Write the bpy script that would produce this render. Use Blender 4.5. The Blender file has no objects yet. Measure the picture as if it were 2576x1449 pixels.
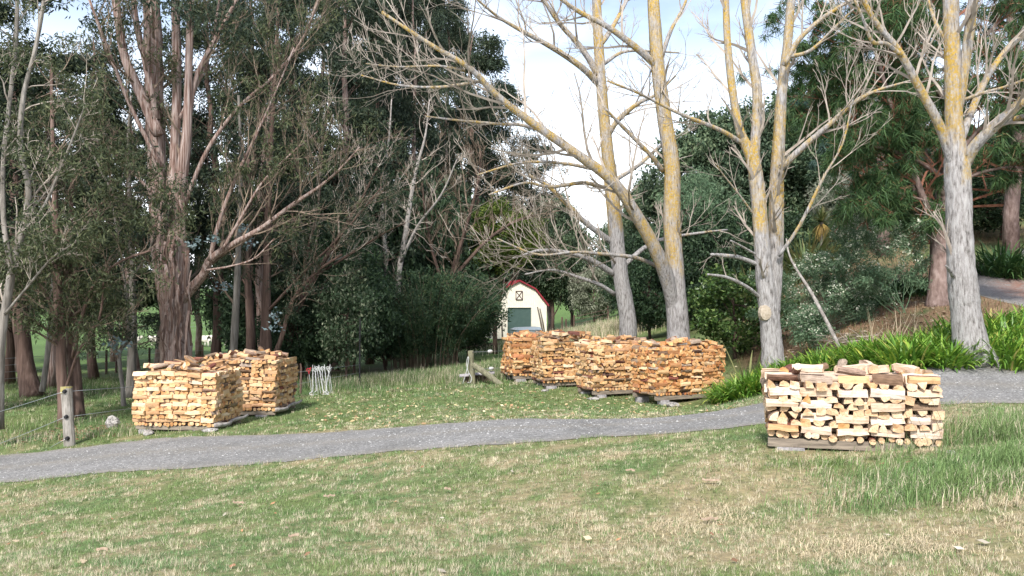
import bpy, math, random
import numpy as np
from mathutils import Vector, Matrix, Euler

# ------------------------------------------------------------------ camera, sky, sun, exposure
SC = bpy.context.scene
COL = SC.collection
W, H, F, HOR = 1024.0, 576.0, 800.0, 304.0
CAM = (0.0, 0.0, 1.6)
TH = math.atan((HOR - H / 2) / F)
cam = bpy.data.cameras.new('camera')
cam.sensor_width = 36.0
cam.lens = F / W * 36.0
cam.clip_start = 0.05
cam.clip_end = 3000
cam_o = bpy.data.objects.new('camera', cam)
COL.objects.link(cam_o)
cam_o.location = CAM
cam_o.rotation_euler = (math.pi / 2 + TH, 0, 0)
SC.camera = cam_o

SUN_EL = math.radians(46)
SUN_AZ = math.radians(-15)         # measured from straight behind the camera towards its right
sdir = Vector((math.sin(SUN_AZ) * math.cos(SUN_EL), -math.cos(SUN_AZ) * math.cos(SUN_EL), math.sin(SUN_EL)))
world = bpy.data.worlds.new('World')
SC.world = world
world.use_nodes = True
nt = world.node_tree
nt.nodes.clear()
sky = nt.nodes.new('ShaderNodeTexSky')
sky.sky_type = 'NISHITA'
sky.sun_disc = False
sky.sun_elevation = SUN_EL
sky.sun_rotation = math.atan2(sdir.x, sdir.y)
sky.altitude = 50
sky.air_density = 1.0
sky.dust_density = 1.6
sky.ozone_density = 1.0
tc = nt.nodes.new('ShaderNodeTexCoord')
mp = nt.nodes.new('ShaderNodeMapping')
mp.inputs['Scale'].default_value = (1.0, 1.0, 2.6)
cn = nt.nodes.new('ShaderNodeTexNoise')
cn.inputs['Scale'].default_value = 1.7
cn.inputs['Detail'].default_value = 6
cn.inputs['Roughness'].default_value = 0.55
cr = nt.nodes.new('ShaderNodeValToRGB')
cr.color_ramp.elements[0].position = 0.50
cr.color_ramp.elements[0].color = (0.12, 0.12, 0.12, 1)
cr.color_ramp.elements[1].position = 0.74
cr.color_ramp.elements[1].color = (0.6, 0.6, 0.6, 1)
cm = nt.nodes.new('ShaderNodeMixRGB')
cm.inputs['Color2'].default_value = (10.5, 10.8, 11.2, 1)     # thin bright cloud
bg = nt.nodes.new('ShaderNodeBackground')
bg.inputs['Strength'].default_value = 0.13
wo = nt.nodes.new('ShaderNodeOutputWorld')
nt.links.new(tc.outputs['Generated'], mp.inputs['Vector'])
nt.links.new(mp.outputs['Vector'], cn.inputs['Vector'])
nt.links.new(cn.outputs['Fac'], cr.inputs['Fac'])
sxyz = nt.nodes.new('ShaderNodeSeparateXYZ')      # haze whitens the sky towards the horizon all round
nt.links.new(tc.outputs['Generated'], sxyz.inputs[0])
hz = nt.nodes.new('ShaderNodeMapRange')
hz.inputs['From Min'].default_value = 0.08
hz.inputs['From Max'].default_value = 0.36
hz.inputs['To Min'].default_value = 1.0
hz.inputs['To Max'].default_value = 0.0
nt.links.new(sxyz.outputs['Z'], hz.inputs['Value'])
mxm = nt.nodes.new('ShaderNodeMath')
mxm.operation = 'MAXIMUM'
nt.links.new(cr.outputs['Color'], mxm.inputs[0])
nt.links.new(hz.outputs[0], mxm.inputs[1])
nt.links.new(mxm.outputs[0], cm.inputs['Fac'])
nt.links.new(sky.outputs['Color'], cm.inputs['Color1'])
nt.links.new(cm.outputs['Color'], bg.inputs['Color'])
nt.links.new(bg.outputs['Background'], wo.inputs['Surface'])

sun = bpy.data.lights.new('sun', 'SUN')
sun.energy = 3.3
sun.angle = math.radians(7)
sun.color = (1.0, 0.96, 0.91)
sun_o = bpy.data.objects.new('sun', sun)
COL.objects.link(sun_o)
sun_o.rotation_euler = (-sdir).to_track_quat('-Z', 'Y').to_euler()

SC.view_settings.view_transform = 'Standard'
SC.view_settings.look = 'None'
SC.view_settings.exposure = 0.88
SC.view_settings.gamma = 1.0
SC.view_settings.use_curve_mapping = False
SC.render.engine = 'CYCLES'
cy = SC.cycles
cy.use_denoising = True
cy.use_adaptive_sampling = True
cy.adaptive_threshold = 0.02
cy.max_bounces = 5
cy.diffuse_bounces = 3
cy.glossy_bounces = 2
cy.transmission_bounces = 3
cy.transparent_max_bounces = 4
cy.caustics_reflective = False
cy.caustics_refractive = False

# ------------------------------------------------------------------ small helpers
S = 1024.0 / 2576.0                   # notes were taken on a 2576 px wide view


def at(px, py, d):
    """point seen at pixel (px, py) of a 1024 px wide picture, d metres ahead"""
    v = H / 2 - py
    y = F * math.cos(TH) - v * math.sin(TH)
    z = F * math.sin(TH) + v * math.cos(TH)
    k = d / y
    return Vector(((px - W / 2) * k, d, CAM[2] + z * k))


def atd(x, y, d):
    return at(x * S, y * S, d)


def vnoise(x, y, scale, seed=0):
    x = np.asarray(x, float) * scale + 1000.0 + seed * 17.3
    y = np.asarray(y, float) * scale + 1000.0 + seed * 9.7
    xi = np.floor(x).astype(np.int64)
    yi = np.floor(y).astype(np.int64)
    fx = x - xi
    fy = y - yi
    fx = fx * fx * (3 - 2 * fx)
    fy = fy * fy * (3 - 2 * fy)

    def h(a, b):
        n = (a * 374761393 + b * 668265263 + seed * 1442695041) & 0x7fffffff
        n = ((n ^ (n >> 13)) * 1274126177) & 0x7fffffff
        n = n ^ (n >> 16)
        return (n & 0xffff) / 65535.0
    return (h(xi, yi) * (1 - fx) + h(xi + 1, yi) * fx) * (1 - fy) + (h(xi, yi + 1) * (1 - fx) + h(xi + 1, yi + 1) * fx) * fy


def fbm(x, y, scale, seed=0, octv=3):
    s = 0
    a = 1
    t = 0
    for i in range(octv):
        s = s + a * vnoise(x, y, scale * 2 ** i, seed + i * 5)
        t += a
        a *= 0.5
    return s / t


# terrain: control points (pixel x, pixel y, metres ahead) taken off the picture, smoothed by a thin plate
CP = [(512, 576, 4.6), (0, 576, 5.2), (1024, 576, 4.2), (512, 500, 7.6), (200, 520, 7.8), (800, 500, 7.0), (990, 480, 6.4),
      (850, 452, 8.7), (765, 450, 8.7), (950, 438, 8.9), (1010, 425, 9.2),
      (0, 485, 13.3), (0, 457, 16.5), (180, 465, 13.6), (180, 436, 16.6), (512, 443, 11.6), (512, 419, 14.6),
      (720, 430, 11.8), (700, 413, 15.0), (1000, 403, 11.5), (1000, 373, 14.6),
      (180, 430, 17.8), (290, 413, 20.5), (700, 400, 19.5), (505, 388, 23.5), (325, 394, 24.5), (472, 382, 26), (360, 386, 27),
      (440, 366, 38), (530, 338, 68), (560, 330, 78), (600, 316, 100), (580, 309, 120),
      (100, 400, 24), (20, 425, 20), (20, 393, 28), (200, 366, 45), (60, 352, 65), (208, 346, 75), (200, 318, 125), (60, 315, 125),
      (771, 370, 19.5), (735, 399, 18.6), (728, 395, 20.6), (975, 358, 14.8), (850, 340, 20), (850, 302, 25), (938, 303, 21), (830, 262, 33), (880, 238, 38),
      (1005, 322, 18.6), (1005, 290, 25), (1010, 250, 31), (1020, 200, 45), (700, 338, 30), (640, 342, 31), (760, 305, 40), (700, 305, 52),
      (760, 262, 80), (650, 300, 90), (900, 170, 80), (700, 230, 140), (500, 300, 160), (100, 290, 190), (-200, 300, 160), (-300, 400, 30),
      (-200, 480, 15), (1250, 380, 12), (1250, 200, 30), (1250, 120, 80), (1000, 150, 160), (500, 290, 230), (100, 285, 260)]
_p = np.array([list(at(*c)) for c in CP] + [[-3, 0.5, 0.0], [3, 0.5, 0.12], [0, -3, 0.05]])


def _uv(x, y):
    y = np.clip(y, -3.5, 260)
    u = np.clip(x / (y + 5.0), -1.15, 1.15)
    return u * 1.6, np.log(y + 5.0)


def _tps(a, b):
    r2 = a * a + b * b + 1e-12
    return 0.5 * r2 * np.log(r2)


_pu, _pv = _uv(_p[:, 0], _p[:, 1])
_n = len(_p)
_K = _tps(_pu[:, None] - _pu[None], _pv[:, None] - _pv[None]) + np.eye(_n) * 0.004
_P = np.stack([np.ones(_n), _pu, _pv], 1)
_A = np.block([[_K, _P], [_P.T, np.zeros((3, 3))]])
_w = np.linalg.solve(_A, np.concatenate([_p[:, 2], np.zeros(3)]))


def G(x, y):
    x = np.atleast_1d(np.asarray(x, float))
    y = np.atleast_1d(np.asarray(y, float))
    out = np.empty(x.shape)
    for i in range(0, len(x), 60000):
        u, v = _uv(x[i:i + 60000], y[i:i + 60000])
        out[i:i + 60000] = _tps(u[:, None] - _pu, v[:, None] - _pv) @ _w[:_n] + _w[_n] + _w[_n + 1] * u + _w[_n + 2] * v
    return out


def g1(x, y):
    return float(G([x], [y])[0])


def gpx(px, d, dz=0.0):
    """ground point in the direction of pixel column px, d metres ahead"""
    x = (px - W / 2) / F * d
    return Vector((x, d, g1(x, d) + dz))


def tag(o, label=None, cat=None, group=None, kind=None):
    if label: o['label'] = label
    if cat: o['category'] = cat
    if group: o['group'] = group
    if kind: o['kind'] = kind
    return o


def empty(name, loc, rz=0.0, label=None, cat=None, group=None):
    o = bpy.data.objects.new(name, None)
    COL.objects.link(o)
    o.location = loc
    o.rotation_euler = (0, 0, rz)
    o.empty_display_size = 0.1
    return tag(o, label, cat, group)


def link(name, me, parent=None, loc=(0, 0, 0), rot=(0, 0, 0), scale=(1, 1, 1)):
    o = bpy.data.objects.new(name, me)
    COL.objects.link(o)
    if parent: o.parent = parent
    o.location = loc
    o.rotation_euler = rot
    o.scale = scale
    return o


def copy_tree(o, parent=None):
    c = o.copy()
    COL.objects.link(c)
    c.parent = parent
    for ch in o.children:
        copy_tree(ch, c)
    return c


class MB:
    """collects vertices, faces, material indices and colours; build() makes ONE mesh"""

    def __init__(self):
        self.v = []
        self.n = 0
        self.f3 = []
        self.f4 = []
        self.m3 = []
        self.m4 = []
        self.c = []

    def add(self, v, tris=None, quads=None, mi=0, col=None):
        v = np.asarray(v, float).reshape(-1, 3)
        if tris is not None and len(tris):
            t = np.asarray(tris, np.int64).reshape(-1, 3)
            self.f3.append(t + self.n)
            self.m3.append(np.full(len(t), mi))
        if quads is not None and len(quads):
            q = np.asarray(quads, np.int64).reshape(-1, 4)
            self.f4.append(q + self.n)
            self.m4.append(np.full(len(q), mi))
        self.v.append(v)
        if col is not None:
            self.c.append(np.broadcast_to(np.asarray(col, float), (len(v), 3)))
        self.n += len(v)

    def box(self, x0, x1, y0, y1, z0, z1, mi=0):
        v = [(x0, y0, z0), (x1, y0, z0), (x1, y1, z0), (x0, y1, z0), (x0, y0, z1), (x1, y0, z1), (x1, y1, z1), (x0, y1, z1)]
        self.add(v, quads=[(3, 2, 1, 0), (4, 5, 6, 7), (0, 1, 5, 4), (1, 2, 6, 5), (2, 3, 7, 6), (3, 0, 4, 7)], mi=mi)

    def tube(self, P, R, sides=6, mi=0, cap=True, wob=0.0, rng=None, ell=1.0, col=None):
        P = np.asarray([tuple(p) for p in P], float)
        R = np.asarray(R, float)
        n = len(P)
        T = np.gradient(P, axis=0)
        T /= np.linalg.norm(T, axis=1)[:, None] + 1e-12
        mt = T.mean(0)
        ref = np.array([1.0, 0, 0]) if abs(mt[0]) < 0.7 * np.linalg.norm(mt) else np.array([0, 1.0, 0])
        A = np.cross(T, ref)
        A /= np.linalg.norm(A, axis=1)[:, None] + 1e-12
        B = np.cross(T, A)
        an = np.arange(sides) * 2 * np.pi / sides
        rr = R[:, None] * np.ones((n, sides))
        if wob and rng is not None:
            lob = rng.normal(0, wob, (1, sides)) + rng.normal(0, wob * 0.5, (n, sides))
            rr = rr * (1 + lob)
        V = P[:, None] + rr[..., None] * (np.cos(an)[None, :, None] * A[:, None] + ell * np.sin(an)[None, :, None] * B[:, None])
        V = V.reshape(-1, 3)
        i = np.arange(n - 1)[:, None] * sides
        k = np.arange(sides)[None]
        k2 = (k + 1) % sides
        q = np.stack([i + k, i + sides + k, i + sides + k2, i + k2], -1).reshape(-1, 4)
        tr = []
        if cap:
            V = np.vstack([V, P[0], P[-1]])
            c0 = n * sides
            for a in range(sides):
                b = (a + 1) % sides
                tr.append((c0, a, b))
                tr.append((c0 + 1, (n - 1) * sides + b, (n - 1) * sides + a))
        if col is not None:
            c = np.repeat(np.asarray(col, float), sides, axis=0) if np.ndim(col) == 2 else np.tile(col, (n * sides, 1))
            if cap:
                c = np.vstack([c, c[0], c[-1]])
            col = c
        self.add(V, tris=tr if cap else None, quads=q, mi=mi, col=col)

    def mesh(self, name, mats, smooth=False):
        me = bpy.data.meshes.new(name)
        v = np.vstack(self.v) if self.v else np.zeros((0, 3))
        f3 = np.vstack(self.f3) if self.f3 else np.zeros((0, 3), np.int64)
        f4 = np.vstack(self.f4) if self.f4 else np.zeros((0, 4), np.int64)
        me.vertices.add(len(v))
        me.vertices.foreach_set('co', v.ravel())
        nl = f3.size + f4.size
        me.loops.add(nl)
        me.loops.foreach_set('vertex_index', np.concatenate([f3.ravel(), f4.ravel()]).astype(np.int32))
        nf = len(f3) + len(f4)
        me.polygons.add(nf)
        ls = np.concatenate([np.arange(len(f3)) * 3, f3.size + np.arange(len(f4)) * 4]).astype(np.int32)
        me.polygons.foreach_set('loop_start', ls)
        me.polygons.foreach_set('loop_total', np.concatenate([np.full(len(f3), 3), np.full(len(f4), 4)]).astype(np.int32))
        mi = np.concatenate((self.m3 or [np.zeros(0)]) + (self.m4 or [np.zeros(0)])).astype(np.int32)
        me.polygons.foreach_set('material_index', mi)
        me.polygons.foreach_set('use_smooth', np.full(nf, smooth))
        if self.c:
            c = np.vstack(self.c)
            at_ = me.color_attributes.new('tint', 'FLOAT_COLOR', 'POINT')
            at_.data.foreach_set('color', np.hstack([c, np.ones((len(c), 1))]).ravel())
        me.update(calc_edges=True)
        me.validate()
        for m in (mats if isinstance(mats, (list, tuple)) else [mats]):
            me.materials.append(m)
        return me

    def build(self, name, mats, parent=None, smooth=False, **k):
        return link(name, self.mesh(name, mats, smooth), parent, **k)


def spline(pts, n):
    """Catmull-Rom through rows of any width"""
    P = np.asarray(pts, float)
    P = np.vstack([2 * P[0] - P[1], P, 2 * P[-1] - P[-2]])
    m = len(P) - 3
    t = np.linspace(0, m - 1e-6, n)
    i = t.astype(int)
    f = (t - i)[:, None]
    a, b, c, d = P[i], P[i + 1], P[i + 2], P[i + 3]
    return 0.5 * (2 * b + (c - a) * f + (2 * a - 5 * b + 4 * c - d) * f ** 2 + (3 * b - a - 3 * c + d) * f ** 3)


# ------------------------------------------------------------------ materials
def new_mat(name):
    m = bpy.data.materials.new(name)
    m.use_nodes = True
    t = m.node_tree
    t.nodes.clear()
    o = t.nodes.new('ShaderNodeOutputMaterial')
    b = t.nodes.new('ShaderNodeBsdfPrincipled')
    t.links.new(b.outputs[0], o.inputs[0])
    b.inputs['Specular IOR Level'].default_value = 0.25
    return m, t, b, o


def ramp(t, stops):
    r = t.nodes.new('ShaderNodeValToRGB')
    e = r.color_ramp.elements
    while len(e) < len(stops):
        e.new(0.5)
    for k, (p, c) in enumerate(stops):
        e[k].position = p
        e[k].color = (*c, 1)
    return r


def noise(t, scale, detail=4, stretch=(1, 1, 1), coord='Object', rough=0.55):
    tc = t.nodes.new('ShaderNodeTexCoord')
    mp = t.nodes.new('ShaderNodeMapping')
    mp.inputs['Scale'].default_value = stretch
    n = t.nodes.new('ShaderNodeTexNoise')
    n.inputs['Scale'].default_value = scale
    n.inputs['Detail'].default_value = detail
    n.inputs['Roughness'].default_value = rough
    if coord == 'Position':
        g = t.nodes.new('ShaderNodeNewGeometry')
        t.links.new(g.outputs['Position'], mp.inputs['Vector'])
    else:
        t.links.new(tc.outputs[coord], mp.inputs['Vector'])
    t.links.new(mp.outputs[0], n.inputs['Vector'])
    return n


def mixc(t, a, b, fac, mode='MIX'):
    m = t.nodes.new('ShaderNodeMixRGB')
    m.blend_type = mode
    for i, x in ((0, fac), (1, a), (2, b)):
        if hasattr(x, 'links') or hasattr(x, 'is_linked'):
            t.links.new(x, m.inputs[i])
        elif i == 0:
            m.inputs[0].default_value = x
        else:
            m.inputs[i].default_value = (*x, 1)
    return m.outputs[0]


def bump(t, b, src, strength=0.5, dist=0.01):
    n = t.nodes.new('ShaderNodeBump')
    n.inputs['Strength'].default_value = strength
    n.inputs['Distance'].default_value = dist
    t.links.new(src, n.inputs['Height'])
    t.links.new(n.outputs[0], b.inputs['Normal'])


def mat_noise(name, stops, scale=5, stretch=(1, 1, 1), rough=0.85, bmp=0.4, bd=0.01, detail=5, coord='Object', spec=0.2):
    m, t, b, o = new_mat(name)
    n = noise(t, scale, detail, stretch, coord)
    r = ramp(t, stops)
    t.links.new(n.outputs['Fac'], r.inputs[0])
    t.links.new(r.outputs[0], b.inputs['Base Color'])
    b.inputs['Roughness'].default_value = rough
    b.inputs['Specular IOR Level'].default_value = spec
    if bmp:
        bump(t, b, n.outputs['Fac'], bmp, bd)
    return m


def mat_leaf(name, stops, trans=0.25, rough=0.55, spec=0.25, big=None):
    """every leaf its own tone; light passes through"""
    m, t, b, o = new_mat(name)
    g = t.nodes.new('ShaderNodeNewGeometry')
    r = ramp(t, stops)
    t.links.new(g.outputs['Random Per Island'], r.inputs[0])
    col = r.outputs[0]
    if big:
        n = noise(t, big[0], 2, coord='Position')
        r2 = ramp(t, [(0.35, big[1]), (0.65, big[2])])
        t.links.new(n.outputs['Fac'], r2.inputs[0])
        col = mixc(t, col, r2.outputs[0], 1.0, 'MULTIPLY')
    t.links.new(col, b.inputs['Base Color'])
    b.inputs['Roughness'].default_value = rough
    b.inputs['Specular IOR Level'].default_value = spec
    tr = t.nodes.new('ShaderNodeBsdfTranslucent')
    t.links.new(col, tr.inputs[0])
    mx = t.nodes.new('ShaderNodeMixShader')
    mx.inputs[0].default_value = trans
    t.links.new(b.outputs[0], mx.inputs[1])
    t.links.new(tr.outputs[0], mx.inputs[2])
    t.links.new(mx.outputs[0], o.inputs[0])
    return m


def mat_tint(name, rough=0.8, trans=0.2, detail=None):
    m, t, b, o = new_mat(name)
    a = t.nodes.new('ShaderNodeAttribute')
    a.attribute_name = 'tint'
    col = a.outputs['Color']
    if detail:
        n = noise(t, detail, 6, coord='Position', rough=0.7)
        r = ramp(t, [(0.3, (0.55, 0.55, 0.55)), (0.7, (1.35, 1.3, 1.2))])
        t.links.new(n.outputs['Fac'], r.inputs[0])
        col = mixc(t, col, r.outputs[0], 1.0, 'MULTIPLY')
        bump(t, b, n.outputs['Fac'], 0.6, 0.03)
    t.links.new(col, b.inputs['Base Color'])
    b.inputs['Roughness'].default_value = rough
    b.inputs['Specular IOR Level'].default_value = 0.15
    if trans:
        tr = t.nodes.new('ShaderNodeBsdfTranslucent')
        t.links.new(col, tr.inputs[0])
        mx = t.nodes.new('ShaderNodeMixShader')
        mx.inputs[0].default_value = trans
        t.links.new(b.outputs[0], mx.inputs[1])
        t.links.new(tr.outputs[0], mx.inputs[2])
        t.links.new(mx.outputs[0], o.inputs[0])
    return m


def mat_flat(name, col, rough=0.6, metal=0.0, var=0.12, scale=8):
    m, t, b, o = new_mat(name)
    n = noise(t, scale, 4)
    r = ramp(t, [(0.3, tuple(c * (1 - var) for c in col)), (0.7, tuple(min(1, c * (1 + var)) for c in col))])
    t.links.new(n.outputs['Fac'], r.inputs[0])
    t.links.new(r.outputs[0], b.inputs['Base Color'])
    b.inputs['Roughness'].default_value = rough
    b.inputs['Metallic'].default_value = metal
    return m


def mat_wood(name, stops, end=False):
    """split firewood: tone by piece, grain along the piece (local x)"""
    m, t, b, o = new_mat(name)
    oi = t.nodes.new('ShaderNodeObjectInfo')
    r = ramp(t, stops)
    t.links.new(oi.outputs['Random'], r.inputs[0])
    n = noise(t, 1.0, 5, (6, 95, 95) if not end else (60, 60, 60))
    off = t.nodes.new('ShaderNodeVectorMath')
    g = ramp(t, [(0.25, (0.62, 0.55, 0.46)), (0.5, (1, 0.97, 0.93)), (0.75, (1.14, 1.12, 1.1))])
    t.links.new(n.outputs['Fac'], g.inputs[0])
    col = mixc(t, r.outputs[0], g.outputs[0], 0.85, 'MULTIPLY')
    n2 = noise(t, 9, 3)
    r2 = ramp(t, [(0.56, (1, 1, 1)), (0.74, (0.72, 0.55, 0.42))])
    t.links.new(n2.outputs['Fac'], r2.inputs[0])
    col = mixc(t, col, r2.outputs[0], 0.7, 'MULTIPLY')
    if end:
        w = t.nodes.new('ShaderNodeTexWave')
        w.wave_type = 'RINGS'
        w.rings_direction = 'X'
        w.inputs['Scale'].default_value = 28
        w.inputs['Distortion'].default_value = 2.5
        tcn = t.nodes.new('ShaderNodeTexCoord')
        t.links.new(tcn.outputs['Object'], w.inputs['Vector'])
        r3 = ramp(t, [(0.1, (0.86, 0.78, 0.66)), (0.6, (1, 1, 1))])
        t.links.new(w.outputs['Fac'], r3.inputs[0])
        col = mixc(t, col, r3.outputs[0], 0.6, 'MULTIPLY')
    t.links.new(col, b.inputs['Base Color'])
    b.inputs['Roughness'].default_value = 0.75
    bump(t, b, n.outputs['Fac'], 0.5, 0.006)
    return m


M = {}
M['ground'] = mat_tint('ground_soil_and_turf', 0.95, 0, detail=14)
M['grass'] = mat_tint('grass_blade', 0.7, 0.25)
M['litter'] = mat_tint('fallen_leaf', 0.8, 0.1)


def gravel_mat():
    m, t, b, o = new_mat('gravel')
    v = t.nodes.new('ShaderNodeTexVoronoi')
    v.inputs['Scale'].default_value = 38
    g = t.nodes.new('ShaderNodeNewGeometry')
    t.links.new(g.outputs['Position'], v.inputs['Vector'])
    r = ramp(t, [(0.0, (0.135, 0.134, 0.128)), (0.6, (0.205, 0.203, 0.195)), (0.93, (0.26, 0.257, 0.248)), (1.0, (0.40, 0.395, 0.38))])
    sx = t.nodes.new('ShaderNodeSeparateColor')
    t.links.new(v.outputs['Color'], sx.inputs[0])
    t.links.new(sx.outputs[0], r.inputs[0])
    n = noise(t, 1.1, 4, coord='Position')
    r2 = ramp(t, [(0.3, (0.78, 0.77, 0.76)), (0.7, (1.12, 1.1, 1.1))])
    t.links.new(n.outputs['Fac'], r2.inputs[0])
    col = mixc(t, r.outputs[0], r2.outputs[0], 1.0, 'MULTIPLY')
    a0 = t.nodes.new('ShaderNodeAttribute')
    a0.attribute_name = 'tint'
    s0 = t.nodes.new('ShaderNodeSeparateColor')
    t.links.new(a0.outputs['Color'], s0.inputs[0])
    n5 = noise(t, 3.5, 5, coord='Position')
    mt = t.nodes.new('ShaderNodeMath')
    mt.operation = 'MULTIPLY'
    t.links.new(n5.outputs['Fac'], mt.inputs[0])
    t.links.new(s0.outputs[1], mt.inputs[1])
    col = mixc(t, col, (0.23, 0.205, 0.165), mt.outputs[0])     # packed earth along the middle and verges
    # pine needles lying along the crown of the upper drive
    a = t.nodes.new('ShaderNodeAttribute')
    a.attribute_name = 'tint'
    n3 = noise(t, 6, 5, coord='Position')
    mm = t.nodes.new('ShaderNodeMath')
    mm.operation = 'MULTIPLY_ADD'
    t.links.new(n3.outputs['Fac'], mm.inputs[0])
    mm.inputs[1].default_value = 2.4
    mm.inputs[2].default_value = -0.75
    mm.use_clamp = True
    m2 = t.nodes.new('ShaderNodeMath')
    m2.operation = 'MULTIPLY'
    t.links.new(mm.outputs[0], m2.inputs[0])
    s2 = t.nodes.new('ShaderNodeSeparateColor')
    t.links.new(a.outputs['Color'], s2.inputs[0])
    t.links.new(s2.outputs[0], m2.inputs[1])
    col = mixc(t, col, (0.22, 0.09, 0.055), m2.outputs[0])
    t.links.new(col, b.inputs['Base Color'])
    b.inputs['Roughness'].default_value = 0.9
    bump(t, b, v.outputs['Distance'], 0.8, 0.012)
    return m


M['gravel'] = gravel_mat()
M['stone'] = mat_leaf('gravel_chip', [(0, (0.13, 0.13, 0.125)), (0.8, (0.25, 0.247, 0.24)), (1, (0.46, 0.455, 0.44))], trans=0.0, rough=0.85)

TINTS = {
    'pale': [(0, (0.60, 0.46, 0.30)), (0.3, (0.68, 0.55, 0.38)), (0.55, (0.72, 0.60, 0.43)), (0.82, (0.76, 0.68, 0.54)), (0.93, (0.58, 0.38, 0.18)), (1, (0.60, 0.42, 0.20))],
    'gold': [(0, (0.40, 0.24, 0.11)), (0.3, (0.55, 0.37, 0.19)), (0.6, (0.62, 0.45, 0.25)), (0.85, (0.70, 0.57, 0.38)), (1, (0.46, 0.25, 0.11))],
    'orange': [(0, (0.32, 0.15, 0.065)), (0.3, (0.47, 0.26, 0.12)), (0.6, (0.56, 0.35, 0.17)), (0.85, (0.65, 0.49, 0.30)), (1, (0.40, 0.16, 0.07))],
    'amber': [(0, (0.35, 0.20, 0.10)), (0.35, (0.48, 0.31, 0.16)), (0.7, (0.58, 0.42, 0.24)), (0.9, (0.66, 0.53, 0.36)), (1, (0.40, 0.20, 0.09))],
}
CG = {'pale': (0.90, 0.88, 1.0), 'gold': (1.03, 1.02, 1.16), 'orange': (1.15, 1.15, 1.20), 'amber': (1.12, 1.12, 1.18)}
for k in TINTS:
    TINTS[k] = [(p, tuple(a * b_ for a, b_ in zip(c, CG[k]))) for p, c in TINTS[k]]
for k, st in TINTS.items():
    M['wood_' + k] = mat_wood('split_wood_' + k, st)
    M['end_' + k] = mat_wood('log_end_' + k, [(p, (c[0] * 1.02, c[1] * 0.96, c[2] * 0.82)) for p, c in st], end=True)


def bark_log():
    m, t, b, o = new_mat('firewood_bark')
    oi = t.nodes.new('ShaderNodeObjectInfo')
    r = ramp(t, [(0, (0.16, 0.10, 0.065)), (0.35, (0.27, 0.20, 0.14)), (0.6, (0.36, 0.30, 0.25)), (0.8, (0.22, 0.12, 0.085)), (0.93, (0.20, 0.06, 0.045)), (1, (0.12, 0.075, 0.06))])
    t.links.new(oi.outputs['Random'], r.inputs[0])
    n = noise(t, 1, 5, (10, 60, 60))
    g = ramp(t, [(0.3, (0.5, 0.46, 0.42)), (0.7, (1.3, 1.25, 1.2))])
    t.links.new(n.outputs['Fac'], g.inputs[0])
    t.links.new(mixc(t, r.outputs[0], g.outputs[0], 1, 'MULTIPLY'), b.inputs['Base Color'])
    b.inputs['Roughness'].default_value = 0.9
    bump(t, b, n.outputs['Fac'], 0.9, 0.012)
    return m


M['logbark'] = bark_log()
M['rail'] = mat_noise('weathered_rail', [(0.3, (0.12, 0.10, 0.08)), (0.7, (0.30, 0.25, 0.195))], 3, (1.5, 14, 14))
M['block'] = mat_noise('concrete_block', [(0.3, (0.20, 0.19, 0.20)), (0.7, (0.45, 0.42, 0.42))], 14)
M['greybranch'] = mat_noise('grey_branch', [(0.3, (0.16, 0.14, 0.125)), (0.7, (0.42, 0.39, 0.36))], 9)


def poplar_bark():
    """pale ridged bark; orange-yellow lichen above about head height, thickest on one side"""
    m, t, b, o = new_mat('pale_bark_with_lichen')
    n = noise(t, 1.0, 8, (24, 24, 5.0), 'Position', 0.68)
    r = ramp(t, [(0.32, (0.06, 0.055, 0.05)), (0.42, (0.22, 0.205, 0.195)), (0.54, (0.345, 0.33, 0.32)), (0.72, (0.44, 0.425, 0.415))])
    t.links.new(n.outputs['Fac'], r.inputs[0])
    n2 = noise(t, 1.0, 5, (3.2, 3.2, 1.3), 'Position', 0.6)
    g = t.nodes.new('ShaderNodeNewGeometry')
    a = t.nodes.new('ShaderNodeAttribute')
    a.attribute_name = 'tint'
    sc = t.nodes.new('ShaderNodeSeparateColor')
    t.links.new(a.outputs['Color'], sc.inputs[0])
    ad = t.nodes.new('ShaderNodeMath')
    ad.operation = 'ADD'
    t.links.new(n2.outputs['Fac'], ad.inputs[0])
    t.links.new(sc.outputs[0], ad.inputs[1])
    r2 = ramp(t, [(0.44, (0, 0, 0)), (0.66, (1, 1, 1))])
    t.links.new(ad.outputs[0], r2.inputs[0])
    n3 = noise(t, 14, 4, coord='Position')
    r3 = ramp(t, [(0.3, (0.30, 0.21, 0.05)), (0.55, (0.43, 0.275, 0.05)), (0.75, (0.43, 0.34, 0.12))])
    t.links.new(n3.outputs['Fac'], r3.inputs[0])
    n4 = noise(t, 22, 3, coord='Position')
    r4 = ramp(t, [(0.34, (0, 0, 0)), (0.56, (1, 1, 1))])
    t.links.new(n4.outputs['Fac'], r4.inputs[0])
    fac = mixc(t, r2.outputs[0], r4.outputs[0], 0.85, 'MULTIPLY')
    t.links.new(mixc(t, r.outputs[0], r3.outputs[0], fac), b.inputs['Base Color'])
    b.inputs['Roughness'].default_value = 0.9
    bump(t, b, n.outputs['Fac'], 1.0, 0.05)
    return m


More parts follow.
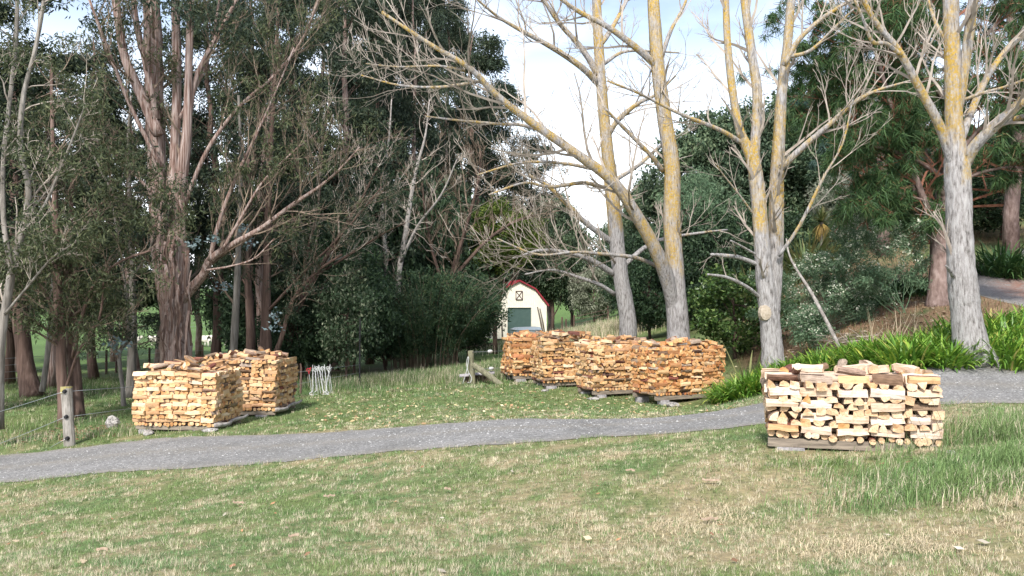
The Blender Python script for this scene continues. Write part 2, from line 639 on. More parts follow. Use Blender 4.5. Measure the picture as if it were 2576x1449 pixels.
M['poplar'] = poplar_bark()
M['twig'] = mat_noise('bare_twig', [(0.3, (0.19, 0.16, 0.13)), (0.7, (0.40, 0.35, 0.30))], 2, coord='Position', bmp=0)
M['twig_pale'] = mat_noise('bare_twig_pale', [(0.3, (0.22, 0.19, 0.155)), (0.7, (0.46, 0.42, 0.37))], 2, coord='Position', bmp=0)
M['twig_dark'] = mat_noise('dead_twig', [(0.3, (0.09, 0.065, 0.05)), (0.7, (0.22, 0.17, 0.125))], 2, coord='Position', bmp=0)
M['gum'] = mat_noise('gum_bark', [(0.30, (0.065, 0.04, 0.032)), (0.42, (0.17, 0.105, 0.083)), (0.54, (0.29, 0.22, 0.19)), (0.72, (0.39, 0.33, 0.305))], 1.0, (24, 24, 0.9), 0.85, 1.0, 0.04, 6, 'Position')
M['gum_red'] = mat_noise('reddish_gum_bark', [(0.3, (0.06, 0.04, 0.033)), (0.55, (0.135, 0.088, 0.07)), (0.75, (0.21, 0.155, 0.13))], 1.0, (13, 13, 0.8), 0.9, 0.9, 0.03, 6, 'Position')
M['gum_grey'] = mat_noise('grey_bark', [(0.3, (0.09, 0.08, 0.066)), (0.55, (0.21, 0.19, 0.165)), (0.75, (0.33, 0.305, 0.275))], 1.0, (12, 12, 1.6), 0.9, 0.7, 0.02, 6, 'Position')
M['bark_dark'] = mat_noise('dark_bark', [(0.3, (0.05, 0.035, 0.028)), (0.7, (0.15, 0.10, 0.08))], 1.0, (12, 12, 1.5), 0.95, 0.7, 0.02, 5, 'Position')
M['pine_bark'] = mat_noise('pine_bark', [(0.3, (0.10, 0.065, 0.055)), (0.55, (0.22, 0.16, 0.14)), (0.75, (0.32, 0.25, 0.225))], 1.0, (10, 10, 4), 0.95, 0.9, 0.03, 6, 'Position')
M['pine_limb'] = mat_noise('pine_limb_bark', [(0.3, (0.13, 0.055, 0.035)), (0.7, (0.28, 0.13, 0.085))], 6, coord='Position')
L_ = mat_leaf
M['gumleaf'] = L_('gum_leaf', [(0, (0.018, 0.034, 0.022)), (0.5, (0.036, 0.058, 0.037)), (0.85, (0.062, 0.086, 0.050)), (1, (0.085, 0.10, 0.058))], 0.2, big=(0.25, (0.7, 0.75, 0.75), (1.25, 1.15, 1.0)))
M['gumleaf_olive'] = L_('gum_leaf_olive', [(0, (0.030, 0.042, 0.018)), (0.6, (0.062, 0.080, 0.036)), (1, (0.12, 0.13, 0.06))], 0.22)
M['bushleaf'] = L_('dark_bush_leaf', [(0, (0.016, 0.034, 0.018)), (0.5, (0.034, 0.066, 0.033)), (1, (0.075, 0.12, 0.06))], 0.2, big=(0.5, (0.75, 0.75, 0.75), (1.2, 1.2, 1.1)))
M['bambooleaf'] = L_('bamboo_leaf', [(0, (0.018, 0.042, 0.022)), (0.55, (0.038, 0.075, 0.038)), (0.9, (0.07, 0.115, 0.055)), (1, (0.13, 0.15, 0.07))], 0.2, big=(0.6, (0.75, 0.75, 0.75), (1.2, 1.2, 1.1)))
M['limeleaf'] = L_('yellow_green_leaf', [(0, (0.045, 0.075, 0.012)), (0.5, (0.085, 0.13, 0.022)), (1, (0.16, 0.20, 0.04))], 0.3)
M['glossleaf'] = L_('glossy_leaf', [(0, (0.028, 0.065, 0.016)), (0.6, (0.065, 0.125, 0.03)), (1, (0.17, 0.24, 0.07))], 0.25, rough=0.4, spec=0.4)
M['oliveleaf'] = L_('grey_green_leaf', [(0, (0.10, 0.12, 0.075)), (0.5, (0.21, 0.23, 0.16)), (1, (0.36, 0.38, 0.29))], 0.15)
M['hillleaf'] = L_('hill_tree_leaf', [(0, (0.038, 0.068, 0.040)), (0.5, (0.075, 0.122, 0.070)), (1, (0.145, 0.19, 0.11))], 0.2, big=(0.22, (0.7, 0.72, 0.72), (1.25, 1.2, 1.1)))
M['featherleaf'] = L_('feathery_leaf', [(0, (0.075, 0.14, 0.075)), (0.6, (0.13, 0.21, 0.115)), (1, (0.21, 0.29, 0.17))], 0.25)
M['needle'] = L_('pine_needle', [(0, (0.026, 0.060, 0.022)), (0.6, (0.056, 0.115, 0.040)), (0.95, (0.10, 0.165, 0.055)), (1, (0.18, 0.13, 0.06))], 0.2)
M['needle_blue'] = L_('blue_pine_needle', [(0, (0.020, 0.048, 0.038)), (0.6, (0.044, 0.090, 0.070)), (1, (0.085, 0.13, 0.11))], 0.2)
M['blueleaf'] = L_('blue_juvenile_leaf', [(0, (0.12, 0.18, 0.19)), (1, (0.26, 0.33, 0.34))], 0.15)
M['strap'] = L_('agapanthus_leaf', [(0, (0.07, 0.16, 0.022)), (0.5, (0.13, 0.27, 0.035)), (0.85, (0.24, 0.38, 0.05)), (0.95, (0.40, 0.42, 0.08)), (1, (0.5, 0.42, 0.16))], 0.3, rough=0.4, spec=0.4)
M['strap_dark'] = L_('lily_leaf', [(0, (0.022, 0.062, 0.020)), (0.6, (0.045, 0.105, 0.032)), (1, (0.10, 0.17, 0.05))], 0.25, rough=0.4, spec=0.35)
M['flax'] = L_('flax_leaf', [(0, (0.06, 0.09, 0.03)), (0.6, (0.13, 0.17, 0.06)), (1, (0.30, 0.26, 0.12))], 0.2, rough=0.5)
M['flower'] = L_('white_flower', [(0, (0.50, 0.52, 0.38)), (1, (0.78, 0.78, 0.66))], 0.2)
M['drystem'] = L_('dry_stem', [(0, (0.32, 0.25, 0.15)), (1, (0.55, 0.47, 0.33))], 0.1)
M['palm_skirt'] = L_('dead_palm_leaf', [(0, (0.28, 0.19, 0.06)), (1, (0.42, 0.31, 0.10))], 0.15)

# ------------------------------------------------------------------ ground, driveway, turf
def sstep(a, b, x):
    t = np.clip((x - a) / (b - a), 0, 1)
    return t * t * (3 - 2 * t)


ROAD = spline([(-30, 14.2), (-18, 15.0), (-9.6, 15.0), (-6.2, 14.9), (-2.5, 13.7), (0, 13.1), (3.4, 13.35), (7.9, 13.0), (11.5, 13.6), (14.3, 16.2), (15.2, 18.5), (14.9, 21.0), (15.4, 24.0), (17.2, 27), (20.5, 30)], 150)
ROAD_HW = 1.55
_rt = np.gradient(ROAD, axis=0)
_rt /= np.linalg.norm(_rt, axis=1)[:, None]
_rn = np.stack([-_rt[:, 1], _rt[:, 0]], 1)


def road_dist(x, y):
    x = np.asarray(x, float)
    out = np.empty(x.shape)
    for i in range(0, len(x), 60000):
        out[i:i + 60000] = np.sqrt(((x[i:i + 60000, None] - ROAD[:, 0]) ** 2 + (y[i:i + 60000, None] - ROAD[:, 1]) ** 2).min(1))
    return out


def border_y(x):
    """far edge of the lawn or drive on the right, where the planted bank starts"""
    return np.interp(x, [3.9, 4.6, 6.0, 7.2, 8.6, 10.5, 12.2], [18.6, 17.0, 16.2, 15.3, 14.75, 14.9, 16.0])


GREEN = np.array([0.125, 0.160, 0.058])
GREEN2 = np.array([0.105, 0.150, 0.062])
STRAW = np.array([0.27, 0.225, 0.135])


def straw_amount(x, y):
    n = 0.22 * fbm(x, y, 0.5, 3, 2) + 0.33 * fbm(x, y, 2.0, 11, 2) + 0.45 * fbm(x, y, 6.5, 15, 2)
    bias = 0.07 * sstep(-3, 3.5, x) * (1 - sstep(9, 13, y)) + 0.05 * (1 - sstep(4.5, 8.5, y)) - 0.13 * sstep(14.5, 20, y) - 0.03
    # greener long turf at the right
    bias = bias - 0.20 * np.exp(-(((x - 4.6) / 1.3) ** 2 + ((y - 7.4) / 1.1) ** 2))
    return sstep(0.36, 0.66, n + bias)


def zone(x, y):
    """own colour of the ground: turf, dry turf, leaf litter on the bank, paddock"""
    yy = np.maximum(y, 0.5)
    px = 512 + F * x / yy
    s = straw_amount(x, y)[:, None]
    gm = fbm(x, y, 1.3, 21, 2)[:, None]
    c = (GREEN * (1 - gm) + GREEN2 * gm) * (1 - s) + STRAW * s
    # paddocks far off
    pad = sstep(36, 46, y)[:, None]
    pn = fbm(x, y, 0.2, 31, 3)[:, None]
    pc = np.array([0.085, 0.145, 0.045]) * (0.8 + 0.5 * pn)
    c = c * (1 - pad) + pc * pad
    # long dry grass by the far gate
    dry = (np.exp(-(((px - 600) / 40) ** 2)) * sstep(38, 46, y) * (1 - sstep(66, 74, y)))[:, None]
    c = c * (1 - dry) + np.array([0.30, 0.25, 0.15]) * dry
    # bank of leaf litter
    bk = (sstep(725, 752, px) * sstep(0.0, 0.8, y - border_y(x)) * (1 - 0.75 * sstep(28, 40, y)))[:, None]
    n = fbm(x, y, 0.9, 41, 4)[:, None]
    bc = np.array([0.20, 0.135, 0.085]) * (0.75 + 0.5 * n)
    gr = sstep(0.56, 0.70, fbm(x, y, 0.5, 47, 3))[:, None]
    bc = bc * (1 - gr) + np.array([0.085, 0.12, 0.05]) * gr
    c = c * (1 - bk) + bc * bk
    # bare soil and litter among the trunks on the left
    fl = (sstep(22, 27, y) * (1 - sstep(34, 42, y)) * (1 - sstep(470, 520, px)) * sstep(0.5, 0.66, fbm(x, y, 0.6, 53, 3)))[:, None]
    c = c * (1 - fl) + np.array([0.10, 0.075, 0.05]) * fl
    return c


nu, ns = 230, 250
uu = np.linspace(-1.5, 1.5, nu)
ss = np.linspace(math.log(1.6), math.log(520), ns)
Yg = np.exp(ss) - 5.0
UU, YY = np.meshgrid(uu, Yg)
gx = (UU * (YY + 5.0)).ravel()
gy = YY.ravel()
gz = G(gx, gy)
mb = MB()
i = np.arange(ns - 1)[:, None] * nu
k = np.arange(nu - 1)[None]
mb.add(np.stack([gx, gy, gz], 1), quads=np.stack([i + k, i + k + 1, i + nu + k + 1, i + nu + k], -1).reshape(-1, 4), col=zone(gx, gy))
tag(mb.build('ground', M['ground'], smooth=True), kind='structure')

# driveway sheet
rng = np.random.default_rng(5)
rows = []
cols = []
nw = 13
for i in range(len(ROAD)):
    t = np.linspace(-1, 1, nw)
    e = 1 + 0.06 * (vnoise([i * 0.9], [0], 1, 3)[0] - 0.5) + 0.05 * rng.uniform(-1, 1)
    p = ROAD[i][None] + _rn[i][None] * (t * ROAD_HW * e)[:, None]
    rows.append(p)
    up = float(sstep(16, 19, np.array([p[0, 1]]))[0]) * float(ROAD[i, 0] > 9)
    pk = 0.75 * np.exp(-(t / 0.16) ** 2) + 1.2 * np.clip((np.abs(t) - 0.78) / 0.22, 0, 1)
    cols.append(np.stack([up * np.exp(-(t / 0.5) ** 2), pk, pk * 0], 1))
p = np.vstack(rows)
crown = np.tile(0.008 + 0.022 * (1 - np.linspace(-1, 1, nw) ** 2), len(ROAD))
mb = MB()
i = np.arange(len(ROAD) - 1)[:, None] * nw
k = np.arange(nw - 1)[None]
mb.add(np.stack([p[:, 0], p[:, 1], G(p[:, 0], p[:, 1]) + crown], 1), quads=np.stack([i + k, i + nw + k, i + nw + k + 1, i + k + 1], -1).reshape(-1, 4), col=np.vstack(cols))
road = tag(mb.build('driveway', M['gravel'], smooth=True), kind='structure')

# loose chips on the drive
n = 9000
idx = rng.integers(8, 95, n)
tt = np.clip(rng.normal(0, 0.55, n), -1.05, 1.05)
jit = rng.uniform(-0.12, 0.12, (n, 2))
cx = ROAD[idx, 0] + _rn[idx, 0] * tt * ROAD_HW + jit[:, 0]
cyy = ROAD[idx, 1] + _rn[idx, 1] * tt * ROAD_HW + jit[:, 1]
cz = G(cx, cyy) + 0.009 + 0.022 * (1 - tt ** 2)
sz = rng.uniform(0.006, 0.017, n) * np.where(rng.random(n) < 0.05, 1.6, 1)
base = np.array([(1, 0, 0), (0, 1, 0), (-1, 0, 0), (0, -1, 0), (0.1, 0.1, 0.75)])
V = np.stack([cx, cyy, cz], 1)[:, None] + base[None] * sz[:, None, None] * rng.uniform(0.6, 1.3, (n, 5, 1))
T = np.array([(0, 1, 4), (1, 2, 4), (2, 3, 4), (3, 0, 4)])[None] + np.arange(n)[:, None, None] * 5
mb = MB()
mb.add(V.reshape(-1, 3), tris=T.reshape(-1, 3))
tag(mb.build('loose_gravel', M['stone']), 'loose pale gravel chips strewn over the grey driveway', 'gravel', kind='stuff')


def blades(x, y, h, w, az, lean, col, seg=1, z0=None, curl=0.5):
    """grass blades; seg 1 = one triangle, seg 2 = quad + triangle"""
    n = len(x)
    z = G(x, y) if z0 is None else z0
    d = np.stack([np.cos(az), np.sin(az)], 1)
    s = np.stack([-np.sin(az), np.cos(az)], 1)
    b = np.stack([x, y, z - 0.008], 1)
    wv = np.concatenate([s * w[:, None] * 0.5, np.zeros((n, 1))], 1)
    tip = b + np.concatenate([d * (h * np.sin(lean))[:, None], (h * np.cos(lean))[:, None]], 1)
    if seg == 1:
        V = np.stack([b - wv, b + wv, tip], 1).reshape(-1, 3)
        T = np.arange(n * 3).reshape(-1, 3)
        return V, T, None, np.repeat(col, 3, axis=0)
    ml = lean * (1 - curl)
    mid = b + 0.55 * np.concatenate([d * (h * np.sin(ml))[:, None], (h * np.cos(ml))[:, None]], 1)
    V = np.stack([b - wv, b + wv, mid + wv * 0.8, mid - wv * 0.8, tip], 1).reshape(-1, 3)
    o = np.arange(n)[:, None] * 5
    return V, o + np.array([[3, 2, 4]]), o + np.array([[0, 1, 2, 3]]), np.repeat(col, 5, axis=0)


def turf_col(x, y, n, rng, dry=0.0):
    c = zone(x, y)
    s = np.clip(straw_amount(x, y) * 0.75 + dry, 0, 1)
    pick = rng.random(n) < (0.10 + 0.68 * s)
    st = np.array([0.58, 0.51, 0.37]) * rng.uniform(0.7, 1.25, (n, 1))
    gm = fbm(x, y, 1.3, 21, 2)[:, None]
    gr = (np.array([0.205, 0.26, 0.095]) * (1 - gm) + np.array([0.125, 0.23, 0.095]) * gm) * rng.uniform(0.6, 1.35, (n, 1))
    return np.where(pick[:, None], st, gr)


# mown turf this side of the drive and beyond it: small tufts, thinner with distance
rng = np.random.default_rng(11)
NT = 112000
ty = np.exp(rng.uniform(math.log(3.6), math.log(30), NT))
tx = rng.uniform(-0.74, 0.74, NT) * ty + rng.uniform(-0.8, 0.8, NT)
keep = (road_dist(tx, ty) > ROAD_HW * (0.76 + 0.40 * fbm(tx, ty, 2.2, 8, 3))) & ~((ty > border_y(tx)) & (tx > 3.6))
keep &= rng.random(NT) < 0.35 + 1.3 * (fbm(tx, ty, 2.4, 77, 2) - 0.2)
tx, ty = tx[keep], ty[keep]
NT = len(tx)
tcol = turf_col(tx, ty, NT, rng)
tlen = rng.uniform(0.024, 0.060, NT) * (0.65 + 0.8 * fbm(tx, ty, 3.0, 61, 2)) * np.where(ty > 22, 1.5, 1.0)
taz = rng.uniform(0, 6.283, NT)
per = 11
ri = np.repeat(np.arange(NT), per)
n = len(ri)
far = np.clip(ty / 8, 0.7, 3.2)[ri]
xx = tx[ri] + rng.normal(0, 0.017, n) * far
yy = ty[ri] + rng.normal(0, 0.017, n) * far
stray = turf_col(xx, yy, n, rng)
col = np.where((rng.random(n) < 0.22)[:, None], stray, tcol[ri]) * rng.uniform(0.75, 1.25, (n, 1))
mb = MB()
V, T, Q, C = blades(xx, yy, tlen[ri] * rng.uniform(0.5, 1.3, n) * far ** 0.35, rng.uniform(0.0035, 0.0068, n) * far, taz[ri] + rng.normal(0, 0.9, n), rng.uniform(0.25, 1.4, n), col)
mb.add(V, tris=T, col=C)
tag(mb.build('mown_grass', M['grass']), 'patchy green and straw coloured mown grass on both sides of the driveway', 'grass', kind='stuff')

# rank long grass round the near stack and at the right edge
mb = MB()
N = 30000
cl = [(4.7, 7.2, 1.5, 1.0, 0.17), (3.6, 6.4, 0.9, 0.5, 0.15), (5.4, 8.5, 1.0, 0.6, 0.24), (3.5, 8.05, 0.9, 0.12, 0.10), (4.5, 6.0, 0.8, 0.5, 0.12), (6.3, 9.4, 0.8, 0.5, 0.20)]
X = []; Yv = []; Hh = []
for (a, b, sa, sb, hh) in cl:
    q = int(N * sa * sb / 3.0)
    X.append(rng.normal(a, sa * 0.55, q)); Yv.append(rng.normal(b, sb * 0.55, q)); Hh.append(np.full(q, hh))
xx, yy, hh = np.concatenate(X), np.concatenate(Yv), np.concatenate(Hh)
keep = (road_dist(xx, yy) > ROAD_HW * 1.03) & ~((xx > 2.5) & (xx < 4.9) & (yy > 8.5) & (yy < 10.2)) & (fbm(xx, yy, 2.2, 88, 2) > 0.36)
xx, yy, hh = xx[keep], yy[keep], hh[keep]
n = len(xx)
col = turf_col(xx, yy, n, rng)
gsel = rng.random(n) < 0.6
col = np.where(gsel[:, None], np.array([0.165, 0.25, 0.09]) * rng.uniform(0.6, 1.4, (n, 1)), col)
V, T, Q, C = blades(xx, yy, hh * rng.uniform(0.5, 1.25, n), rng.uniform(0.004, 0.007, n), rng.normal(-0.3, 1.3, n), rng.uniform(0.15, 1.1, n), col, 2)
mb.add(V, tris=T, quads=Q, col=C)
tag(mb.build('long_grass', M['grass']), 'rank long green grass growing in front of the pale firewood stack', 'grass', kind='stuff')

# pale dead tussock bottom right and dry stalks against the near stack
mb = MB()
X = []; Yv = []
for (a, b, sa, sb, q) in [(4.0, 5.6, 0.9, 0.35, 9000), (2.6, 5.1, 0.8, 0.4, 5000), (3.9, 8.25, 0.7, 0.16, 2600), (1.2, 6.4, 0.9, 0.6, 4000), (3.2, 6.9, 0.6, 0.4, 2500), (1.6, 9.7, 0.9, 0.35, 5000)]:
    X.append(rng.normal(a, sa * 0.6, q)); Yv.append(rng.normal(b, sb * 0.6, q))
xx, yy = np.concatenate(X), np.concatenate(Yv)
keep = (road_dist(xx, yy) > ROAD_HW * 1.02) & ~((xx > 2.5) & (xx < 4.9) & (yy > 8.5) & (yy < 10.2)) & (fbm(xx, yy, 3.0, 98, 2) > 0.48)
xx, yy = xx[keep], yy[keep]
n = len(xx)
V, T, Q, C = blades(xx, yy, rng.uniform(0.03, 0.085, n), rng.uniform(0.003, 0.0055, n), rng.normal(-0.6, 1.6, n), rng.uniform(0.75, 1.5, n), np.array([0.58, 0.49, 0.33]) * rng.uniform(0.7, 1.25, (n, 1)), 2)
mb.add(V, tris=T, quads=Q, col=C)
tag(mb.build('dead_grass', M['grass']), 'bleached dead grass in tufts at the lower right of the lawn', 'grass', kind='stuff')

# rough grass: fence line, paddock edge, bank, round posts
mb = MB()
X = []; Yv = []; Hh = []; Dr = []
for (px, d, sx, sy, q, hh, dr) in [(80, 18.0, 2.6, 0.5, 2600, 0.16, 0.2), (20, 19.5, 1.6, 0.8, 2000, 0.22, 0.0), (125, 17.9, 0.6, 0.5, 700, 0.2, 0.0), (385, 28, 2.6, 1.6, 7000, 0.35, 0.25), (450, 30, 3.0, 2.0, 7000, 0.35, 0.15),
                                   (480, 26.5, 1.2, 0.8, 2400, 0.35, 0.3), (505, 31, 1.5, 2.0, 3000, 0.4, 0.1), (600, 52, 5.0, 7.0, 9000, 0.8, 0.75), (545, 55, 4, 6, 3000, 0.6, 0.1), (70, 30, 5, 4, 6000, 0.22, -0.3),
                                   (170, 30, 5, 5, 6000, 0.22, -0.3), (300, 26, 2.5, 1.5, 3500, 0.2, -0.2)]:
    c = gpx(px, d)
    X.append(rng.normal(c.x, sx * 0.6, q)); Yv.append(rng.normal(d, sy * 0.6, q)); Hh.append(np.full(q, hh)); Dr.append(np.full(q, dr))
xx, yy, hh, dr = map(np.concatenate, (X, Yv, Hh, Dr))
keep = (road_dist(xx, yy) > ROAD_HW * 1.04)
xx, yy, hh, dr = xx[keep], yy[keep], hh[keep], dr[keep]
n = len(xx)
V, T, Q, C = blades(xx, yy, hh * rng.uniform(0.4, 1.2, n), rng.uniform(0.006, 0.011, n) * np.clip(yy / 22, 1, 2.4), rng.uniform(0, 6.283, n), rng.uniform(0.05, 0.9, n), turf_col(xx, yy, n, rng, dr), 2)
mb.add(V, tris=T, quads=Q, col=C)
tag(mb.build('rough_grass', M['grass']), 'unmown rough grass along the fence lines and under the trees', 'grass', kind='stuff')

# dry grass and litter over the bank
mb = MB()
N = 30000
yy = rng.uniform(15.5, 38, N)
xx = rng.uniform(0.28, 0.66, N) * yy
keep = (yy > border_y(xx) + 0.5) & (road_dist(xx, yy) > ROAD_HW * 1.05) & (rng.random(N) < 0.25 + 1.2 * (fbm(xx, yy, 0.8, 55, 3) - 0.3))
xx, yy = xx[keep], yy[keep]
n = len(xx)
br = rng.random((n, 1))
col = np.where(br < 0.45, np.array([0.34, 0.25, 0.15]), np.where(br < 0.75, np.array([0.22, 0.13, 0.08]), np.array([0.10, 0.15, 0.05]))) * rng.uniform(0.6, 1.3, (n, 1))
V, T, Q, C = blades(xx, yy, rng.uniform(0.06, 0.26, n), rng.uniform(0.008, 0.014, n), rng.uniform(0, 6.283, n), rng.uniform(0.3, 1.45, n), col, 2)
mb.add(V, tris=T, quads=Q, col=C)
tag(mb.build('bank_grass', M['grass']), 'dry brown grass and needles covering the bank above the agapanthus', 'grass', kind='stuff')


def litter(name, label, xy, size, cols, seed):
    r = np.random.default_rng(seed)
    n = len(xy)
    z = G(xy[:, 0], xy[:, 1]) + r.uniform(0.012, 0.04, n)
    az = r.uniform(0, 6.283, n)
    L = size * r.uniform(0.5, 1.3, n)
    wd = L * r.uniform(0.3, 0.7, n)
    d = np.stack([np.cos(az), np.sin(az), r.uniform(-0.35, 0.35, n)], 1)
    s = np.stack([-np.sin(az), np.cos(az), r.uniform(-0.5, 0.5, n)], 1)
    c = np.stack([xy[:, 0], xy[:, 1], z], 1)
    V = np.stack([c - d * L[:, None] * .5, c + s * wd[:, None] * .5, c + d * L[:, None] * .5, c - s * wd[:, None] * .5], 1).reshape(-1, 3)
    cc = np.array(cols)[r.integers(0, len(cols), n)] * r.uniform(0.7, 1.2, (n, 1))
    m = MB()
    m.add(V, quads=np.arange(n * 4).reshape(-1, 4), col=np.repeat(cc, 4, axis=0))
    return tag(m.build(name, M['litter']), label, 'fallen leaves', kind='stuff')


q = 1500
px = rng.uniform(300, 740, q)
dd = np.clip(rng.normal(20, 3.2, q), 15.0, 27)
xy = np.stack([(px - 512) / F * dd, dd], 1)
xy = xy[road_dist(xy[:, 0], xy[:, 1]) > 1.5]
litter('fallen_leaves', 'pale yellow fallen leaves strewn over the lawn by the orange woodpiles', xy, 0.10, [(0.52, 0.45, 0.24), (0.45, 0.34, 0.18), (0.58, 0.52, 0.32), (0.35, 0.22, 0.12)], 3)
q = 1600
dd = rng.uniform(16, 27, q)
px = rng.uniform(760, 960, q)
xy = np.stack([(px - 512) / F * dd, dd], 1)
xy = xy[xy[:, 1] > border_y(xy[:, 0]) + 0.4]
litter('leaf_litter', 'brown and pale leaf litter scattered on the bank behind the agapanthus', xy, 0.12, [(0.40, 0.30, 0.20), (0.48, 0.40, 0.30), (0.28, 0.15, 0.09)], 4)
q = 110
dd = rng.uniform(4.6, 12, q)
px = rng.uniform(0, 1024, q)
xy = np.stack([(px - 512) / F * dd, dd], 1)
xy = xy[road_dist(xy[:, 0], xy[:, 1]) > 1.5]
litter('lawn_debris', 'scraps of bark and pale leaves lying about the near lawn', xy, 0.06, [(0.45, 0.40, 0.32), (0.38, 0.20, 0.11), (0.45, 0.36, 0.24), (0.26, 0.15, 0.09)], 6)
q = 900
c = gpx(112, 18.4)
xy = np.stack([rng.normal(c.x, 0.75, q), rng.normal(c.y, 0.35, q)], 1)
litter('bark_litter', 'heap of brown bark scraps between the leaning post and the golden woodpile', xy, 0.11, [(0.26, 0.13, 0.08), (0.34, 0.22, 0.14), (0.18, 0.09, 0.06)], 8)

# ------------------------------------------------------------------ firewood
LOG_L = 0.325


def log_section(kind, r):
    """outline in y, z (unit height about 1) and, per edge, whether bark covers it"""
    def arc(a0, a1, n, rad=0.5, cy_=0, cz_=0):
        return [(cy_ + rad * math.cos(a) * r.uniform(0.94, 1.06), cz_ + rad * math.sin(a) * r.uniform(0.94, 1.06)) for a in np.linspace(a0, a1, n)]
    if kind == 'round':
        p = arc(0, 2 * math.pi * 8 / 9, 9)
        return p, [1] * 9
    if kind == 'half':
        p = arc(0, math.pi, 6, 0.62, 0, -0.36)
        p = [(y, z * 1.15) for y, z in p]
        return p, [1] * 5 + [0]
    if kind == 'quarter':
        p = [(-0.5, -0.45)] + arc(-0.05, math.pi / 2 + 0.05, 5, 0.98, -0.48, -0.47)
        return p, [0] + [1] * 4 + [0]
    if kind == 'wedge':
        p = [(-0.58, -0.45), (0.55 + r.uniform(-.1, .1), -0.45), (r.uniform(-0.25, 0.25), 0.55)]
        p = [p[0], ((p[0][0] + p[1][0]) / 2, -0.53), p[1], ((p[1][0] + p[2][0]) / 2 + 0.07, 0.06), p[2], ((p[0][0] + p[2][0]) / 2 - 0.05, 0.04)]
        return p, [1, 1, 0, 0, 0, 0]
    if kind == 'block':
        j = lambda: r.uniform(-0.09, 0.09)
        p = [(-0.52 + j(), -0.45 + j()), (0.02, -0.5), (0.5 + j(), -0.46 + j()), (0.55 + j(), 0.02), (0.48 + j(), 0.45 + j()), (0, 0.48 + j()), (-0.5 + j(), 0.42 + j()), (-0.56, 0)]
        return p, [0, 0, 0, 0, r.random() < 0.3, r.random() < 0.3, 0, 0]
    # slab: wide and flat with a bark back
    p = [(-0.62, -0.35), (0.0, -0.40), (0.62, -0.33), (0.55, 0.2), (0.1, 0.44), (-0.4, 0.34), (-0.62, 0.05)]
    return p, [0, 0, 0, 1, 1, 1, 0]


def make_log(kind, seed, tint, thick=0.088, flip=False):
    r = random.Random(seed)
    sec, brk = log_section(kind, r)
    n = len(sec)
    m = MB()
    V = []
    xs = [-0.5, -0.17, 0.2, 0.5]
    oy, oz = 0, 0
    for i, x in enumerate(xs):
        sc = thick * r.uniform(0.92, 1.08)
        dy, dz = r.uniform(-1, 1) * 0.006, r.uniform(-1, 1) * 0.006
        for (y, z) in sec:
            if flip:
                y, z = -y, -z
            V.append((x * LOG_L + (r.uniform(-0.008, 0.008) if i in (0, 3) else 0), y * sc + dy + r.uniform(-.003, .003), z * sc + dz + r.uniform(-.003, .003)))
    qs, qb = [], []
    for i in range(3):
        for k in range(n):
            a, b = i * n + k, i * n + (k + 1) % n
            (qb if brk[k] else qs).append((a, b, b + n, a + n))
    c0 = len(V)
    V += [tuple(np.mean(V[:n], 0)), tuple(np.mean(V[-n:], 0))]
    te = []
    for k in range(n):
        te.append((c0, (k + 1) % n, k))
        te.append((c0 + 1, 3 * n + k, 3 * n + (k + 1) % n))
    m.add(V, quads=qs, mi=1)
    m.v.pop(); m.n = 0
    m.add(V, tris=te, mi=0)
    m.v.pop(); m.n = 0
    m.add(V, quads=qb, mi=2)
    return m.mesh('firewood', [M['end_' + tint], M['wood_' + tint], M['logbark']])


LOGS = {}
for tint in TINTS:
    LOGS[tint] = {'split': [], 'round': [], 'barky': [], 'long': []}
    for j, kd in enumerate(['block', 'block', 'quarter', 'block', 'wedge', 'block']):
        LOGS[tint]['long'].append(make_log(kd, 400 + j, tint))
    for j, kd in enumerate(['block', 'wedge', 'block', 'quarter', 'slab', 'block', 'half', 'wedge', 'block', 'quarter', 'wedge', 'half']):
        LOGS[tint]['split'].append(make_log(kd, 100 + j, tint, flip=(kd == 'half' and j % 2 == 1)))
    for j, kd in enumerate(['half', 'quarter', 'slab', 'half']):
        LOGS[tint]['barky'].append(make_log(kd, 200 + j, tint))
    for j in range(4):
        LOGS[tint]['round'].append(make_log('round', 300 + j, tint, 0.088))


def inner_logs(root, W_, D_, z0, zt, tint, seed, ch, t):
    """hidden fill, one coarse mass"""
    r = random.Random(seed)
    m = MB()
    k = 0
    z = z0
    while z < zt - 0.3 * ch:
        if k % 2 == 0:
            for i in range(int((W_ - 0.40) / 0.1)):
                x = 0.20 + i * 0.1
                m.box(x, x + 0.088, 0.15 + r.uniform(0, .05), D_ - 0.12, z + 0.004, z + ch * r.uniform(.8, .95))
        else:
            for i in range(int((D_ - 0.30) / 0.1)):
                y = 0.16 + i * 0.1
                m.box(0.15 + r.uniform(0, .05), W_ - 0.15, y, y + 0.088, z + 0.004, z + ch * r.uniform(.8, .95))
        z += ch
        k += 1
    return tag(m.build('inner_logs', M['wood_' + tint], root), kind='stuff')


FRONT_WAYS = None


